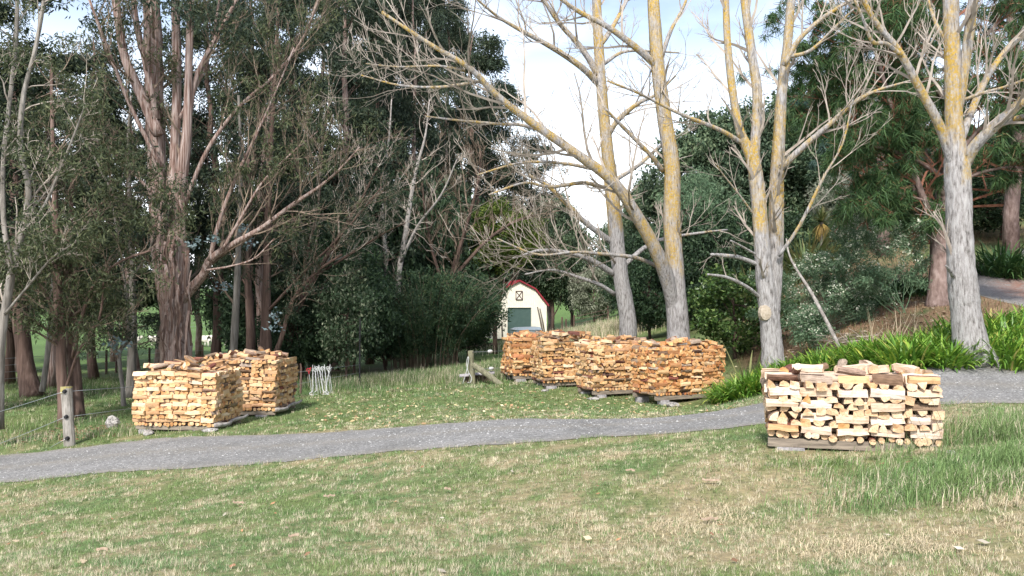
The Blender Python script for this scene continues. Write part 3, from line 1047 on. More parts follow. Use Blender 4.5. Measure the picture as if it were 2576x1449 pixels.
def woodstack(label, p0, yaw, W_, D_, nc, ch, tint, seed, top=18, sides=('L',), roll=0.0, group=None, rails=True, heap=0.12, bulge=0.03, mixed=0.14, dz=0.0, endw=0.106, plump=1.07, bark=0.15):
    r = random.Random(seed)
    ca, sa = math.cos(yaw), math.sin(yaw)
    cxy = [(p0[0] + ca * x - sa * y, p0[1] + sa * x + ca * y) for x, y in ((0, 0), (W_, 0), (0, D_), (W_, D_))]
    zb = [g1(*c) for c in cxy]
    z = 0.75 * zb[0] + 0.25 * zb[1] + dz
    root = empty('firewood_stack', (p0[0], p0[1], z), yaw, label, 'firewood stack', group)
    root.rotation_euler = (0, roll, yaw)
    L = LOGS[tint]
    zr = 0.17                                # top of the rails
    t = 0.10

    def put(kind, x, y, zz, along_x, jit=1.0, rx=None, sc=1.0):
        me = r.choice(L[kind])
        o = link('round_log' if kind == 'round' else 'split_log', me, root)
        o.location = (x + r.uniform(-.016, .016) * jit, y + r.uniform(-.03, .02) * jit, zz + r.uniform(-.004, .004))
        flip = math.pi if r.random() < 0.5 else 0
        if along_x and r.random() < 0.55:
            flip = 0
        az = (0 if along_x else math.pi / 2) + flip + r.gauss(0, 0.06) * jit
        o.rotation_euler = (rx if rx is not None else r.choice([0, 0, math.pi]) + r.gauss(0, 0.12), r.gauss(0, 0.035) * jit, az)
        s = ch / 0.080 * sc * plump
        o.scale = (r.uniform(0.90, 1.05), s * r.uniform(0.86, 1.14), s * r.uniform(0.86, 1.03))
        return o

    def pick():
        q = r.random()
        return 'barky' if q < bark else 'split'

    nx = max(2, int(round(W_ / (LOG_L + 0.004))))
    ny = max(2, int(round(D_ / (LOG_L + 0.004))))
    dx, dy = W_ / nx, D_ / ny
    ph = r.uniform(0, 6)
    for k in range(nc):
        zc = zr + (k + 0.5) * ch
        off = bulge * (math.sin(k * 0.45 + ph) + 0.4 * math.sin(k * 1.3 + ph * 2))
        offx = bulge * math.sin(k * 0.38 + ph * 1.7)
        wav = lambda x: 0.012 * math.sin(x * 3.1 + ph + k * 0.2)
        if k % 2 == 1:
            # pieces lie along the front; the flanks show their ends
            for i in range(nx):
                xc = (i + 0.5) * dx
                if r.random() < mixed:
                    for j in range(3):
                        put(pick(), xc + (j - 1) * dx / 3.1, LOG_L / 2 + off, zc + wav(xc), False)
                else:
                    put('long' if r.random() > bark else 'barky', xc, t * 0.5 + off, zc + wav(xc), True)
            nr = int(D_ / t)
            for s_ in sides:
                for j in range(1, nr):
                    put(pick(), (LOG_L / 2 if s_ == 'L' else W_ - LOG_L / 2) + offx, (j + 0.5) * t, zc, True)
        else:
            kind0 = 'round' if k == 0 else None
            wv = 0.092 if k == 0 else endw
            nr = int(W_ / wv)
            for j in range(nr):
                x = (j + 0.5) * W_ / nr
                if kind0 is None and j < nr - 4 and r.random() < mixed * 0.18:
                    pass
                put(kind0 or pick(), x, LOG_L / 2 + off, zc + wav(x) + (r.uniform(-.012, 0.0) if k == 0 else 0), False, sc=(r.uniform(0.75, 1.05) if k == 0 else 1))
            for s_ in sides:
                for i in range(1, ny):
                    put(kind0 or pick(), (t * 0.5 if s_ == 'L' else W_ - t * 0.5) + offx, (i + 0.5) * dy, zc, False)
    zt = zr + nc * ch
    inner_logs(root, W_, D_, zr, zt, tint, seed + 7, ch, t)
    # untidy top
    for q in range(top):
        x, y = r.uniform(0.12, W_ - 0.15), r.uniform(0.1, D_ - 0.12)
        lift = heap * max(0, 1 - ((x / W_ - 0.5) / 0.55) ** 2) * r.random()
        o = put(pick() if r.random() < .8 else 'round', x, y, zt + 0.03 + lift, r.random() < 0.6, 3.0)
        o.rotation_euler.y += r.gauss(0, 0.16)
        o.rotation_euler.z += r.gauss(0, 0.4)
    # bearers and what they sit on
    if rails:
        for y in (0.03, D_ - 0.16):
            m = MB()
            x0, x1 = 0.02 + r.uniform(0, .03), W_ + r.uniform(-.06, .0)
            m.box(x0, x1, y, y + 0.10, zr - 0.098, zr - 0.006)
            m.build('bearer_rail', M['rail'], root)
        for x in (0.26, W_ - 0.35):
            for y in (0.02, D_ - 0.2):
                m = MB()
                w2 = r.uniform(0.1, 0.16)
                gz_ = g1(p0[0] + ca * x - sa * y, p0[1] + sa * x + ca * y) - z
                m.box(x - w2, x + w2, y - 0.05, y + 0.16, gz_ - 0.05, zr - 0.101)
                m.build('support_block', M['block'], root)
    return root


def xy_px(px, d):
    return ((px - 512) / F * d, d)


woodstack('low stack of pale freshly split firewood beside the long grass', xy_px(765, 8.88), math.radians(-16), 1.78, 0.9, 10, 0.0700, 'pale', 21, dz=-0.070, top=12, sides=('L', 'R'), heap=0.05, bulge=0.015, mixed=0.08, endw=0.122, plump=1.20, bark=0.13)
grp = 'firewood stacks beyond the driveway'
st = woodstack('golden firewood stack with a plank rail, nearest the leaning fence post', xy_px(134, 17.65), math.radians(-8), 1.93, 1.25, 14, 0.083, 'gold', 33, top=34, sides=('R',), group=grp, heap=0.22, bulge=0.035)
s2 = woodstack('golden firewood stack half hidden, nearest the white fence standards', (-5.80 - 1.9, 19.85), math.radians(-5), 1.9, 1.5, 15, 0.083, 'gold', 44, top=30, sides=('R',), group=grp, heap=0.2, bulge=0.04)
woodstack('orange firewood stack at the right end of the row, in full view', xy_px(656, 19.3), math.radians(26), 2.12, 1.1, 15, 0.079, 'orange', 55, top=30, group=grp, heap=0.12, bulge=0.035)
woodstack('firewood stack second from the right end of the orange row', xy_px(593, 21.0), math.radians(22), 1.9, 1.05, 15, 0.080, 'amber', 66, top=40, group=grp, heap=0.18, bulge=0.04)
woodstack('firewood stack third from the right end of the orange row', xy_px(543, 22.9), math.radians(17), 1.9, 1.1, 14, 0.082, 'amber', 77, top=46, group=grp, heap=0.30, bulge=0.04)
woodstack('firewood stack at the left end of the orange row, beside the braced post', xy_px(513, 24.8), math.radians(19), 1.9, 1.1, 14, 0.083, 'orange', 88, top=36, group=grp, heap=0.16, bulge=0.045)
# crooked branches along the foot of the two golden stacks
for root, W_, D_ in ((st, 1.93, 1.25), (s2, 1.9, 1.5)):
    m = MB()
    P = spline([(W_ + 0.0, -0.02, 0.2), (W_ + 0.07, D_ * .3, 0.16), (W_ + 0.02, D_ * .6, 0.20), (W_ + 0.1, D_ * .85, 0.22), (W_ + 0.08, D_ + 0.1, 0.24)], 12)
    m.tube(P, np.linspace(0.055, 0.035, 12), 7, wob=0.1, rng=np.random.default_rng(2))
    m.build('crooked_branch', M['greybranch'], root, smooth=True)

# ------------------------------------------------------------------ tree building kit
def tubes_batch(mb, P, R, sides=3, mi=0, col=None):
    """many tubes at once: P (N, n, 3), R (N, n)"""
    P = np.asarray(P, float)
    R = np.asarray(R, float)
    N, n, _ = P.shape
    T = np.gradient(P, axis=1)
    T /= np.linalg.norm(T, axis=2)[..., None] + 1e-12
    mt = T.mean(1)
    ref = np.where((np.abs(mt[:, 0]) < 0.6)[:, None], np.array([[1.0, 0, 0]]), np.array([[0, 1.0, 0]]))
    A = np.cross(T, ref[:, None])
    A /= np.linalg.norm(A, axis=2)[..., None] + 1e-12
    B = np.cross(T, A)
    an = np.arange(sides) * 2 * np.pi / sides
    V = P[:, :, None] + R[:, :, None, None] * (np.cos(an)[None, None, :, None] * A[:, :, None] + np.sin(an)[None, None, :, None] * B[:, :, None])
    base = np.arange(N)[:, None, None] * (n * sides)
    i = np.arange(n - 1)[None, :, None] * sides
    k = np.arange(sides)[None, None]
    k2 = (k + 1) % sides
    q = np.stack([base + i + k, base + i + sides + k, base + i + sides + k2, base + i + k2], -1).reshape(-1, 4)
    mb.add(V.reshape(-1, 3), quads=q, mi=mi, col=None if col is None else np.tile(col, (N * n * sides, 1)))


class Twigs:
    def __init__(self, seed):
        self.r = np.random.default_rng(seed)
        self.P = {}
        self.R = {}
        self.tips = []

    def grow(self, p, d, L, r0, lev, up=0.25, spread=0.8, kids=5, wig=0.16, rmin=0.0035, droop=0.0):
        g = self.r
        n = 6 if lev >= 2 else 4
        d = np.asarray(d, float)
        d = d / (np.linalg.norm(d) + 1e-9)
        pts = [np.asarray(p, float)]
        st = L / (n - 1)
        ds = [d]
        for i in range(n - 1):
            d = d + g.normal(0, wig, 3) + np.array([0, 0, up * 0.22 - droop * 0.2])
            d /= np.linalg.norm(d)
            pts.append(pts[-1] + d * st)
            ds.append(d)
        rr = np.maximum(np.linspace(r0, max(r0 * 0.3, rmin * 0.7), n), rmin * 0.7)
        self.P.setdefault(n, []).append(np.array(pts))
        self.R.setdefault(n, []).append(rr)
        if lev <= 0:
            self.tips.append(pts[-1])
            self.tips.append(pts[n // 2])
            return
        nk = max(2, int(round(kids * g.uniform(0.7, 1.3))))
        for j in range(nk):
            t = g.uniform(0.2, 1.0) * (n - 1)
            i = min(int(t), n - 2)
            q = pts[i] + (pts[i + 1] - pts[i]) * (t - i)
            a = ds[i]
            o = g.normal(0, 1, 3)
            o -= a * o.dot(a)
            o /= np.linalg.norm(o) + 1e-9
            an = spread * g.uniform(0.6, 1.2)
            dd = a * math.cos(an) + o * math.sin(an)
            dd[2] += up * 0.5
            self.grow(q, dd, L * g.uniform(0.38, 0.62) * (1.15 - 0.5 * t / (n - 1)), max(rr[i] * 0.55, rmin), lev - 1, up, spread, max(2, kids - 1), wig * 1.1, rmin, droop)

    def along(self, P, R, num, L, lev, t0=0.25, **k):
        """side shoots from a limb path"""
        g = self.r
        P = np.asarray(P)
        n = len(P)
        for j in range(num):
            t = (t0 + (0.99 - t0) * (j + g.uniform(0, 1)) / num) * (n - 1)
            i = min(int(t), n - 2)
            q = P[i] + (P[i + 1] - P[i]) * (t - i)
            a = P[i + 1] - P[i]
            a = a / (np.linalg.norm(a) + 1e-9)
            o = g.normal(0, 1, 3)
            o -= a * o.dot(a)
            o /= np.linalg.norm(o) + 1e-9
            an = g.uniform(0.6, 1.15)
            dd = a * math.cos(an) + o * math.sin(an) + np.array([0, 0, 0.25])
            self.grow(q, dd, L * g.uniform(0.45, 1.1), min(R[i] * 0.45, 0.05), lev, **k)

    def into(self, mb, sides=3, mi=0, col=None):
        for n in self.P:
            tubes_batch(mb, np.array(self.P[n]), np.array(self.R[n]), sides, mi, col)


def leaves(mb, c, L, wd, r, droop=0.0, mi=0, flat=0.0, fold=0.2):
    """one folded diamond leaf for each centre"""
    c = np.asarray(c, float)
    n = len(c)
    d = r.normal(0, 1, (n, 3))
    d[:, 2] = d[:, 2] * (1 - flat) - droop * 1.6
    d /= np.linalg.norm(d, axis=1)[:, None]
    o = r.normal(0, 1, (n, 3))
    s = np.cross(d, o)
    s /= np.linalg.norm(s, axis=1)[:, None] + 1e-9
    nn = np.cross(d, s)
    Ls = (L * r.uniform(0.6, 1.3, n))[:, None]
    ws = (wd * r.uniform(0.7, 1.3, n))[:, None]
    V = np.stack([c, c + d * Ls * .45 + s * ws * .5 + nn * ws * fold, c + d * Ls, c + d * Ls * .45 - s * ws * .5 + nn * ws * fold], 1).reshape(-1, 3)
    mb.add(V, quads=np.arange(n * 4).reshape(-1, 4), mi=mi)


def clumps(cent, rad, per, r, squash=0.8):
    """leaf centres round clump centres"""
    cent = np.asarray(cent)
    n = len(cent)
    rd = (rad if np.ndim(rad) else np.full(n, rad)) * r.uniform(0.7, 1.25, n)
    p = r.normal(0, 1, (n, per, 3))
    p /= np.linalg.norm(p, axis=2)[..., None]
    p *= (r.random((n, per, 1)) ** 0.55)
    p[..., 2] *= squash
    return (cent[:, None] + p * rd[:, None, None]).reshape(-1, 3)


def wpath(pts, d, n=14, dd=0.0):
    """[(x, y, width)] on the 2576 px view -> world path and radii, d metres ahead (dd: how much nearer/farther at the end)"""
    a = spline([(x, y, w) for x, y, w in pts], n)
    P = []
    for i, (x, y, w) in enumerate(a):
        P.append(atd(x, y, d + dd * i / (n - 1)))
    return np.array([tuple(p) for p in P]), np.maximum(a[:, 2], 1.2) * S * 0.5 * d / F


def lichen_col(P, lz, amt=0.0):
    z = P[:, 2]
    v = -0.30 + (0.30 + amt) * sstep(lz - 1.4, lz + 1.2, z)
    return np.stack([v, v, v], 1)


def hand_tree(name, label, cat, base, stems, twigspec, mats, twig_mat, seed, lz=2.5, group=None, extra=None, wob=0.05, flare=0.22, dens=1.0, slen=1.0):
    """tree from measured stems: stems = [(part, [(x,y,w)...], d, dd, n_shoots, shoot_len, lev)]"""
    rng = np.random.default_rng(seed)
    root = empty(name, base, 0, label, cat, group)
    tw = Twigs(seed)
    bx = np.array(tuple(base))
    for (part, pts, d, dd, ns_, sl, lev) in stems:
        d0 = stems[0][2]
        if part != 'trunk' and abs(d - d0) <= 0.55:
            dd = d + dd - d0
            d = d0
        P, R = wpath(pts, d, max(12, len(pts) * 4), dd)
        if part == 'trunk':
            R = R * (1 + flare * np.exp(-np.maximum(P[:, 2] - bx[2], 0) / 0.35))
        m = MB()
        big = R[0] > 0.09
        m.tube(P - bx, R, 14 if big else 8, wob=wob, rng=rng, col=lichen_col(P, lz, 0.09 if part == 'trunk' else 0.04))
        m.build(part, mats, root, smooth=True)
        if ns_:
            tw.along(P - bx, R, int(ns_ * dens), sl * slen, lev, **twigspec)
    if tw.P:
        m = MB()
        tw.into(m)
        tag(m.build('twigs', twig_mat, root), kind='stuff')
    return root, tw


# ------------------------------------------------------------------ the four bare pale trees with lichen
ts = dict(up=0.34, spread=0.62, kids=4, wig=0.13, rmin=0.0058)
PB, TW = M['poplar'], M['twig']
grp = 'bare lichened trees along the drive'
b = gpx(1578 * S, 27)
hand_tree('bare_tree', 'bare single-stemmed pale tree with yellow lichen, nearest the barn', 'tree', b, [
    ('trunk', [(1580, 875, 48), (1578, 800, 44), (1562, 700, 40), (1552, 620, 40), (1545, 540, 38), (1530, 400, 33), (1515, 250, 29), (1505, 100, 26), (1498, -60, 22)], 27, 0, 8, 1.6, 2),
    ('limb', [(1540, 610, 16), (1474, 561, 14), (1428, 516, 12), (1380, 470, 9), (1330, 440, 6)], 27, -1.5, 9, 1.8, 2),
    ('limb', [(1545, 690, 16), (1489, 656, 13), (1429, 636, 10), (1360, 630, 7), (1290, 650, 4)], 27, -2.0, 10, 1.8, 2),
    ('limb', [(1570, 668, 13), (1625, 621, 11), (1680, 599, 9), (1777, 584, 6), (1830, 578, 4)], 27, 1.5, 8, 1.6, 2),
    ('limb', [(1545, 740, 12), (1509, 717, 10), (1459, 699, 8), (1391, 679, 5), (1320, 690, 3)], 27, -1.5, 9, 1.5, 2),
    ('limb', [(1545, 455, 12), (1607, 415, 11), (1657, 370, 8), (1700, 330, 5)], 27, 1.5, 6, 1.5, 2),
    ('limb', [(1530, 340, 14), (1557, 300, 13), (1607, 259, 10), (1650, 238, 7), (1700, 190, 4)], 27, -1.0, 7, 1.6, 2),
    ('limb', [(1505, 210, 18), (1458, 165, 16), (1383, 116, 13), (1308, 75, 10), (1250, 40, 7), (1190, -10, 4)], 27, -2.5, 10, 1.9, 2),
    ('limb', [(1505, 190, 17), (1467, 126, 15), (1409, 60, 12), (1368, 0, 9), (1340, -50, 7)], 27, -1.0, 7, 1.6, 2),
    ('limb', [(1512, 110, 14), (1537, 75, 12), (1577, 0, 9), (1590, -40, 7)], 27, 1.0, 4, 1.4, 2),
    ('limb', [(1520, 160, 10), (1567, 131, 8), (1632, 128, 6), (1708, 133, 4)], 27, 0.8, 6, 1.4, 2),
], ts, PB, TW, 301, lz=3.9, group=grp, dens=1.15, slen=1.3)
b = gpx(1705 * S, 23)
hand_tree('bare_tree', 'bare forked pale tree whose long lichened limb sweeps up to the left', 'tree', b, [
    ('trunk', [(1708, 880, 60), (1704, 800, 54), (1698, 730, 52), (1695, 650, 46), (1690, 550, 44), (1690, 420, 40), (1672, 300, 37), (1656, 180, 34), (1646, 50, 31), (1640, -60, 28)], 23, 0, 8, 1.5, 2),
    ('limb', [(1700, 790, 34), (1678, 700, 36), (1650, 630, 32), (1600, 540, 29), (1540, 455, 26), (1440, 380, 21), (1340, 310, 18), (1250, 240, 14), (1180, 170, 12), (1080, 110, 9), (960, 30, 6)], 22.8, -3.5, 26, 1.8, 2),
    ('limb', [(1655, 170, 20), (1607, 126, 18), (1532, 70, 14), (1457, 30, 11), (1400, -10, 8)], 23, -1.5, 9, 1.6, 2),
    ('limb', [(1665, 140, 12), (1688, 75, 10), (1718, 20, 8), (1740, -40, 6)], 23, 1.0, 4, 1.4, 2),
    ('limb', [(1668, 430, 12), (1632, 385, 10), (1567, 319, 8), (1520, 270, 5)], 23, -1.0, 6, 1.4, 2),
    ('limb', [(1655, 670, 10), (1595, 647, 9), (1504, 638, 8), (1444, 634, 6), (1351, 640, 5), (1250, 600, 3)], 22.8, -2.5, 18, 1.5, 2),
    ('limb', [(1525, 473, 11), (1467, 460, 10), (1383, 470, 8), (1318, 460, 6), (1230, 490, 4)], 22.3, -1.5, 16, 1.5, 2),
    ('limb', [(1517, 430, 10), (1410, 410, 8), (1308, 410, 6), (1200, 440, 3)], 22.2, -1.5, 12, 1.4, 2),
    ('limb', [(1385, 335, 9), (1308, 314, 8), (1258, 312, 7), (1130, 300, 5), (1069, 292, 3)], 21.5, -1.0, 14, 1.5, 2),
    ('limb', [(1203, 205, 8), (1104, 219, 7), (1004, 214, 5), (908, 189, 3)], 20.4, -1.0, 14, 1.5, 2),
    ('limb', [(1170, 178, 7), (1104, 166, 6), (1004, 168, 4), (920, 160, 2.5)], 20.2, -0.8, 10, 1.4, 2),
], ts, PB, TW, 302, lz=2.4, group=grp, dens=0.8, slen=1.3)
b = gpx(1945 * S, 18.5)
hand_tree('bare_tree', 'bare twin-trunked pale tree with a sawn branch scar, behind the strap-leaved border', 'tree', b, [
    ('trunk', [(1946, 930, 56), (1942, 860, 52), (1934, 780, 50), (1922, 680, 44), (1916, 600, 40), (1906, 480, 37), (1893, 400, 34), (1862, 330, 22), (1842, 220, 20), (1830, 100, 18), (1825, -40, 16)], 18.5, 0, 8, 1.2, 2),
    ('trunk', [(1944, 800, 34), (1948, 700, 38), (1952, 600, 38), (1953, 480, 36), (1958, 380, 32), (1966, 240, 27), (1980, 120, 24), (1990, 0, 20), (1995, -50, 18)], 18.75, 0.2, 8, 1.2, 2),
    ('limb', [(1895, 420, 28), (1905, 250, 26), (1890, 130, 24), (1875, 20, 22), (1868, -50, 20)], 18.5, 0.3, 8, 1.2, 2),
    ('limb', [(1962, 425, 18), (2020, 370, 15), (2090, 310, 12), (2140, 265, 10), (2200, 230, 7), (2300, 200, 4)], 18.8, -1.2, 12, 1.3, 2),
    ('grey_limb', [(1958, 645, 10), (2010, 570, 9), (2070, 450, 7), (2120, 360, 5), (2145, 250, 4)], 18.6, -0.8, 8, 1.1, 2),
    ('limb', [(1870, 362, 13), (1808, 325, 11), (1708, 285, 9), (1608, 235, 7), (1527, 203, 5)], 18.3, -1.0, 11, 1.2, 2),
    ('limb', [(1972, 165, 14), (2010, 100, 13), (2070, 45, 11), (2140, 0, 8), (2180, -30, 6)], 18.7, -0.8, 7, 1.2, 2),
    ('limb', [(1975, 145, 11), (2040, 126, 9), (2103, 66, 7), (2150, 20, 4)], 18.6, -0.8, 6, 1.1, 2),
    ('broken_stub', [(1912, 668, 11), (1860, 648, 10), (1820, 643, 9), (1788, 640, 6)], 18.3, -0.4, 2, 0.4, 1),
    ('broken_stub', [(1912, 748, 10), (1880, 722, 9), (1830, 698, 8), (1780, 690, 5)], 18.2, -0.5, 2, 0.4, 1),
    ('broken_stub', [(1905, 642, 6), (1870, 622, 6), (1838, 605, 4)], 18.2, -0.4, 0, 0.4, 1),
    ('limb', [(1900, 545, 5), (1860, 490, 4.5), (1820, 440, 3.5), (1800, 410, 2.5)], 18.2, -0.5, 4, 0.8, 1),
], dict(ts, rmin=0.0050), PB, TW, 303, lz=2.9, group=grp, dens=1.15, slen=1.3)
# sawn scar on its trunk
t3 = [o for o in COL.objects if o.name.startswith('bare_tree')][2]
m = MB()
c0 = atd(1927, 787, 18.5 - 0.235) - t3.location
an = np.linspace(0, 2 * math.pi, 14, endpoint=False)
V = [(c0.x, c0.y - 0.02, c0.z)] + [(c0.x + 0.125 * math.cos(a), c0.y, c0.z + 0.165 * math.sin(a)) for a in an] + [(c0.x + 0.15 * math.cos(a), c0.y + 0.12, c0.z + 0.20 * math.sin(a)) for a in an]
m.add(V, tris=[(0, 1 + i, 1 + (i + 1) % 14) for i in range(14)], quads=[(1 + i, 15 + i, 15 + (i + 1) % 14, 1 + (i + 1) % 14) for i in range(14)])
M['scar'] = mat_noise('sawn_wood_scar', [(0.3, (0.28, 0.23, 0.17)), (0.7, (0.44, 0.38, 0.30))], 20)
m.build('sawn_scar', M['scar'], t3)
b = gpx(2440 * S, 15)
hand_tree('bare_tree', 'stout bare pale tree with spreading limbs where the drive bends uphill', 'tree', b, [
    ('trunk', [(2452, 925, 100), (2443, 880, 82), (2430, 790, 68), (2424, 740, 70), (2419, 690, 66), (2414, 600, 62), (2411, 500, 60), (2408, 430, 62), (2404, 380, 52), (2400, 300, 42), (2397, 200, 39), (2394, 100, 38), (2390, -50, 35)], 15, 0, 6, 1.1, 2),
    ('limb', [(2402, 430, 26), (2365, 320, 23), (2312, 220, 20), (2262, 130, 17), (2205, 60, 14), (2165, -10, 12), (2140, -40, 10)], 14.9, -1.0, 12, 1.3, 2),
    ('limb', [(2420, 420, 34), (2450, 370, 28), (2490, 328, 26), (2535, 288, 24), (2600, 225, 20), (2680, 150, 16)], 14.9, -1.0, 8, 1.2, 2),
    ('limb', [(2415, 360, 22), (2440, 290, 20), (2470, 220, 18), (2512, 150, 16), (2576, 80, 14), (2660, 30, 11)], 15.1, 0.8, 9, 1.2, 2),
    ('limb', [(2500, 322, 15), (2540, 304, 14), (2590, 290, 13), (2660, 280, 10)], 14.7, -0.6, 4, 0.9, 2),
    ('limb', [(2412, 280, 20), (2428, 160, 24), (2442, 50, 24), (2455, -50, 20)], 15.0, -0.3, 5, 1.0, 2),
    ('limb', [(2268, 140, 10), (2230, 110, 10), (2195, 105, 9), (2172, 50, 7), (2150, 0, 5)], 14.4, -0.6, 6, 0.9, 2),
    ('limb', [(2415, 255, 9), (2470, 235, 8), (2540, 215, 6), (2600, 190, 5)], 14.7, -0.5, 5, 0.9, 2),
    ('broken_stub', [(2405, 705, 12), (2392, 685, 9), (2380, 668, 5)], 14.75, -0.2, 0, 0.4, 1),
    ('limb', [(2385, 110, 10), (2355, 60, 9), (2335, 0, 7), (2325, -40, 6)], 15.1, 0.4, 5, 0.9, 2),
], dict(ts, rmin=0.0045), PB, TW, 304, lz=4.2, group=grp, dens=1.15, slen=1.3)

# ------------------------------------------------------------------ the great gum behind the golden stacks
GL = M['gumleaf']
gum_b = gpx(440 * S, 23)
root, tw = hand_tree('gum_tree', 'great many-stemmed gum tree with peeling bark behind the golden woodpiles', 'tree', gum_b, [
    ('trunk', [(442, 915, 82), (439, 850, 74), (440, 790, 66), (446, 740, 56), (452, 650, 48), (446, 560, 40), (455, 450, 34), (470, 330, 24), (475, 150, 19), (482, -50, 16)], 23, 0, 6, 2.0, 2),
    ('trunk', [(428, 840, 36), (418, 740, 40), (405, 650, 44), (398, 500, 43), (390, 300, 44), (385, 120, 42), (380, -50, 38)], 23.3, 0.2, 8, 2.2, 2),
    ('stem', [(436, 640, 20), (434, 500, 24), (440, 400, 24), (446, 200, 22), (440, -50, 20)], 23.2, 0.3, 5, 2.0, 2),
    ('limb', [(400, 340, 26), (355, 240, 22), (310, 130, 18), (285, -50, 15)], 23.1, -0.5, 6, 2.0, 2),
    ('limb', [(395, 300, 16), (370, 180, 14), (345, 60, 12), (330, -50, 10)], 23.0, -0.5, 6, 2.0, 2),
    ('limb', [(405, 420, 12), (330, 270, 10), (270, 120, 8), (225, 0, 6)], 22.8, -1.0, 9, 2.0, 2),
    ('limb', [(446, 770, 30), (480, 728, 24), (512, 690, 20), (532, 650, 18), (590, 612, 14), (660, 572, 11), (740, 512, 9), (800, 472, 7), (850, 430, 5), (905, 370, 3)], 22.8, -1.5, 22, 2.0, 2),
    ('limb', [(528, 655, 13), (550, 565, 11), (590, 455, 9), (640, 350, 7), (690, 240, 5), (740, 120, 4)], 22.4, -0.5, 16, 2.0, 2),
    ('limb', [(560, 628, 9), (600, 560, 8), (660, 460, 6), (740, 380, 5), (800, 330, 3)], 22.2, -0.5, 12, 1.8, 2),
    ('limb', [(462, 520, 13), (520, 380, 11), (600, 270, 9), (690, 190, 8), (760, 100, 6), (800, 0, 5)], 22.8, -0.8, 14, 2.2, 2),
    ('limb', [(472, 320, 14), (492, 200, 13), (535, 110, 11), (590, 10, 9), (620, -50, 8)], 22.9, 0.5, 9, 2.2, 2),
    ('limb', [(452, 300, 10), (520, 160, 8), (545, 40, 7), (560, -50, 6)], 23.2, 0.8, 8, 2.0, 2),
    ('limb', [(520, 680, 6), (580, 670, 5), (640, 650, 4), (690, 600, 3)], 22.4, -0.5, 6, 1.2, 1),
    ('limb', [(415, 520, 9), (340, 440, 7), (280, 380, 5), (230, 350, 3)], 23.0, -1.2, 10, 1.8, 2),
], dict(up=0.34, spread=0.55, kids=4, wig=0.13, rmin=0.006), M['gum'], M['twig_dark'], 401, wob=0.09, flare=0.05)
rng = np.random.default_rng(402)
tips = np.array(tw.tips)
sel = tips[rng.random(len(tips)) < 0.16]
m = MB()
leaves(m, clumps(sel, 0.35, 26, rng), 0.16, 0.035, rng, droop=0.5)
m.build('foliage', M['gumleaf_olive'], root)
hi = np.stack([rng.normal(0.6, 2.6, 150), rng.normal(0.3, 2.6, 150), rng.uniform(10.5, 18.5, 150)], 1)  # upper crown, out of frame, added to cast shade on the hollow
m = MB()
leaves(m, clumps(hi, 0.8, 90, rng), 0.18, 0.05, rng, droop=0.6)
m.build('crown', GL, root)
for j in range(34):                           # ribbons of bark hanging off the stems
    x = rng.uniform(405, 480)
    y = rng.uniform(480, 860)
    p = atd(x, y, 22.35 + rng.uniform(0, 0.25)) - gum_b
    L = rng.uniform(0.5, 1.7)
    mm = MB()
    n = 6
    w = rng.uniform(0.02, 0.055)
    zz = np.linspace(0, -L, n)
    xx = p.x + np.cumsum(rng.normal(0, 0.03, n))
    yy = p.y - 0.10 * np.sin(np.linspace(0, 3, n)) - 0.03 + np.cumsum(rng.normal(0, 0.02, n))
    V = []
    for q in range(n):
        ww = w * (1 - 0.5 * q / n)
        V += [(xx[q] - ww, yy[q], p.z + zz[q]), (xx[q], yy[q] - 0.018, p.z + zz[q]), (xx[q] + ww, yy[q], p.z + zz[q])]
    Q = []
    for q in range(n - 1):
        Q += [(q * 3, q * 3 + 1, q * 3 + 4, q * 3 + 3), (q * 3 + 1, q * 3 + 2, q * 3 + 5, q * 3 + 4)]
    mm.add(V, quads=Q)
    mm.build('bark_strip', M['gum'] if rng.random() < .6 else M['gum_red'], root, smooth=True)

# ------------------------------------------------------------------ trunks of the near edge of the wood
dk = dict(up=0.18, spread=0.85, kids=4, wig=0.17, rmin=0.006)


def edge_tree(label, d, stems, mat, twm, seed, leaf=None, frac=0.2, per=22, spec=dk, name='gum_tree', lL=0.14, lW=0.035, drp=0.5):
    x0 = stems[0][1][0][0]
    b_ = gpx(x0 * S, d)
    root, tw = hand_tree(name, label, 'tree', b_, [(p, pts, d + do, dd, n_, sl, lv) for (p, pts, do, dd, n_, sl, lv) in stems], spec, mat, twm, seed, wob=0.08)
    if leaf is not None and tw.tips:
        r = np.random.default_rng(seed + 1)
        tp = np.array(tw.tips)
        tp = tp[r.random(len(tp)) < frac]
        m_ = MB()
        leaves(m_, clumps(tp, 0.38, per, r), lL, lW, r, droop=drp)
        m_.build('foliage', leaf, root)
    return root


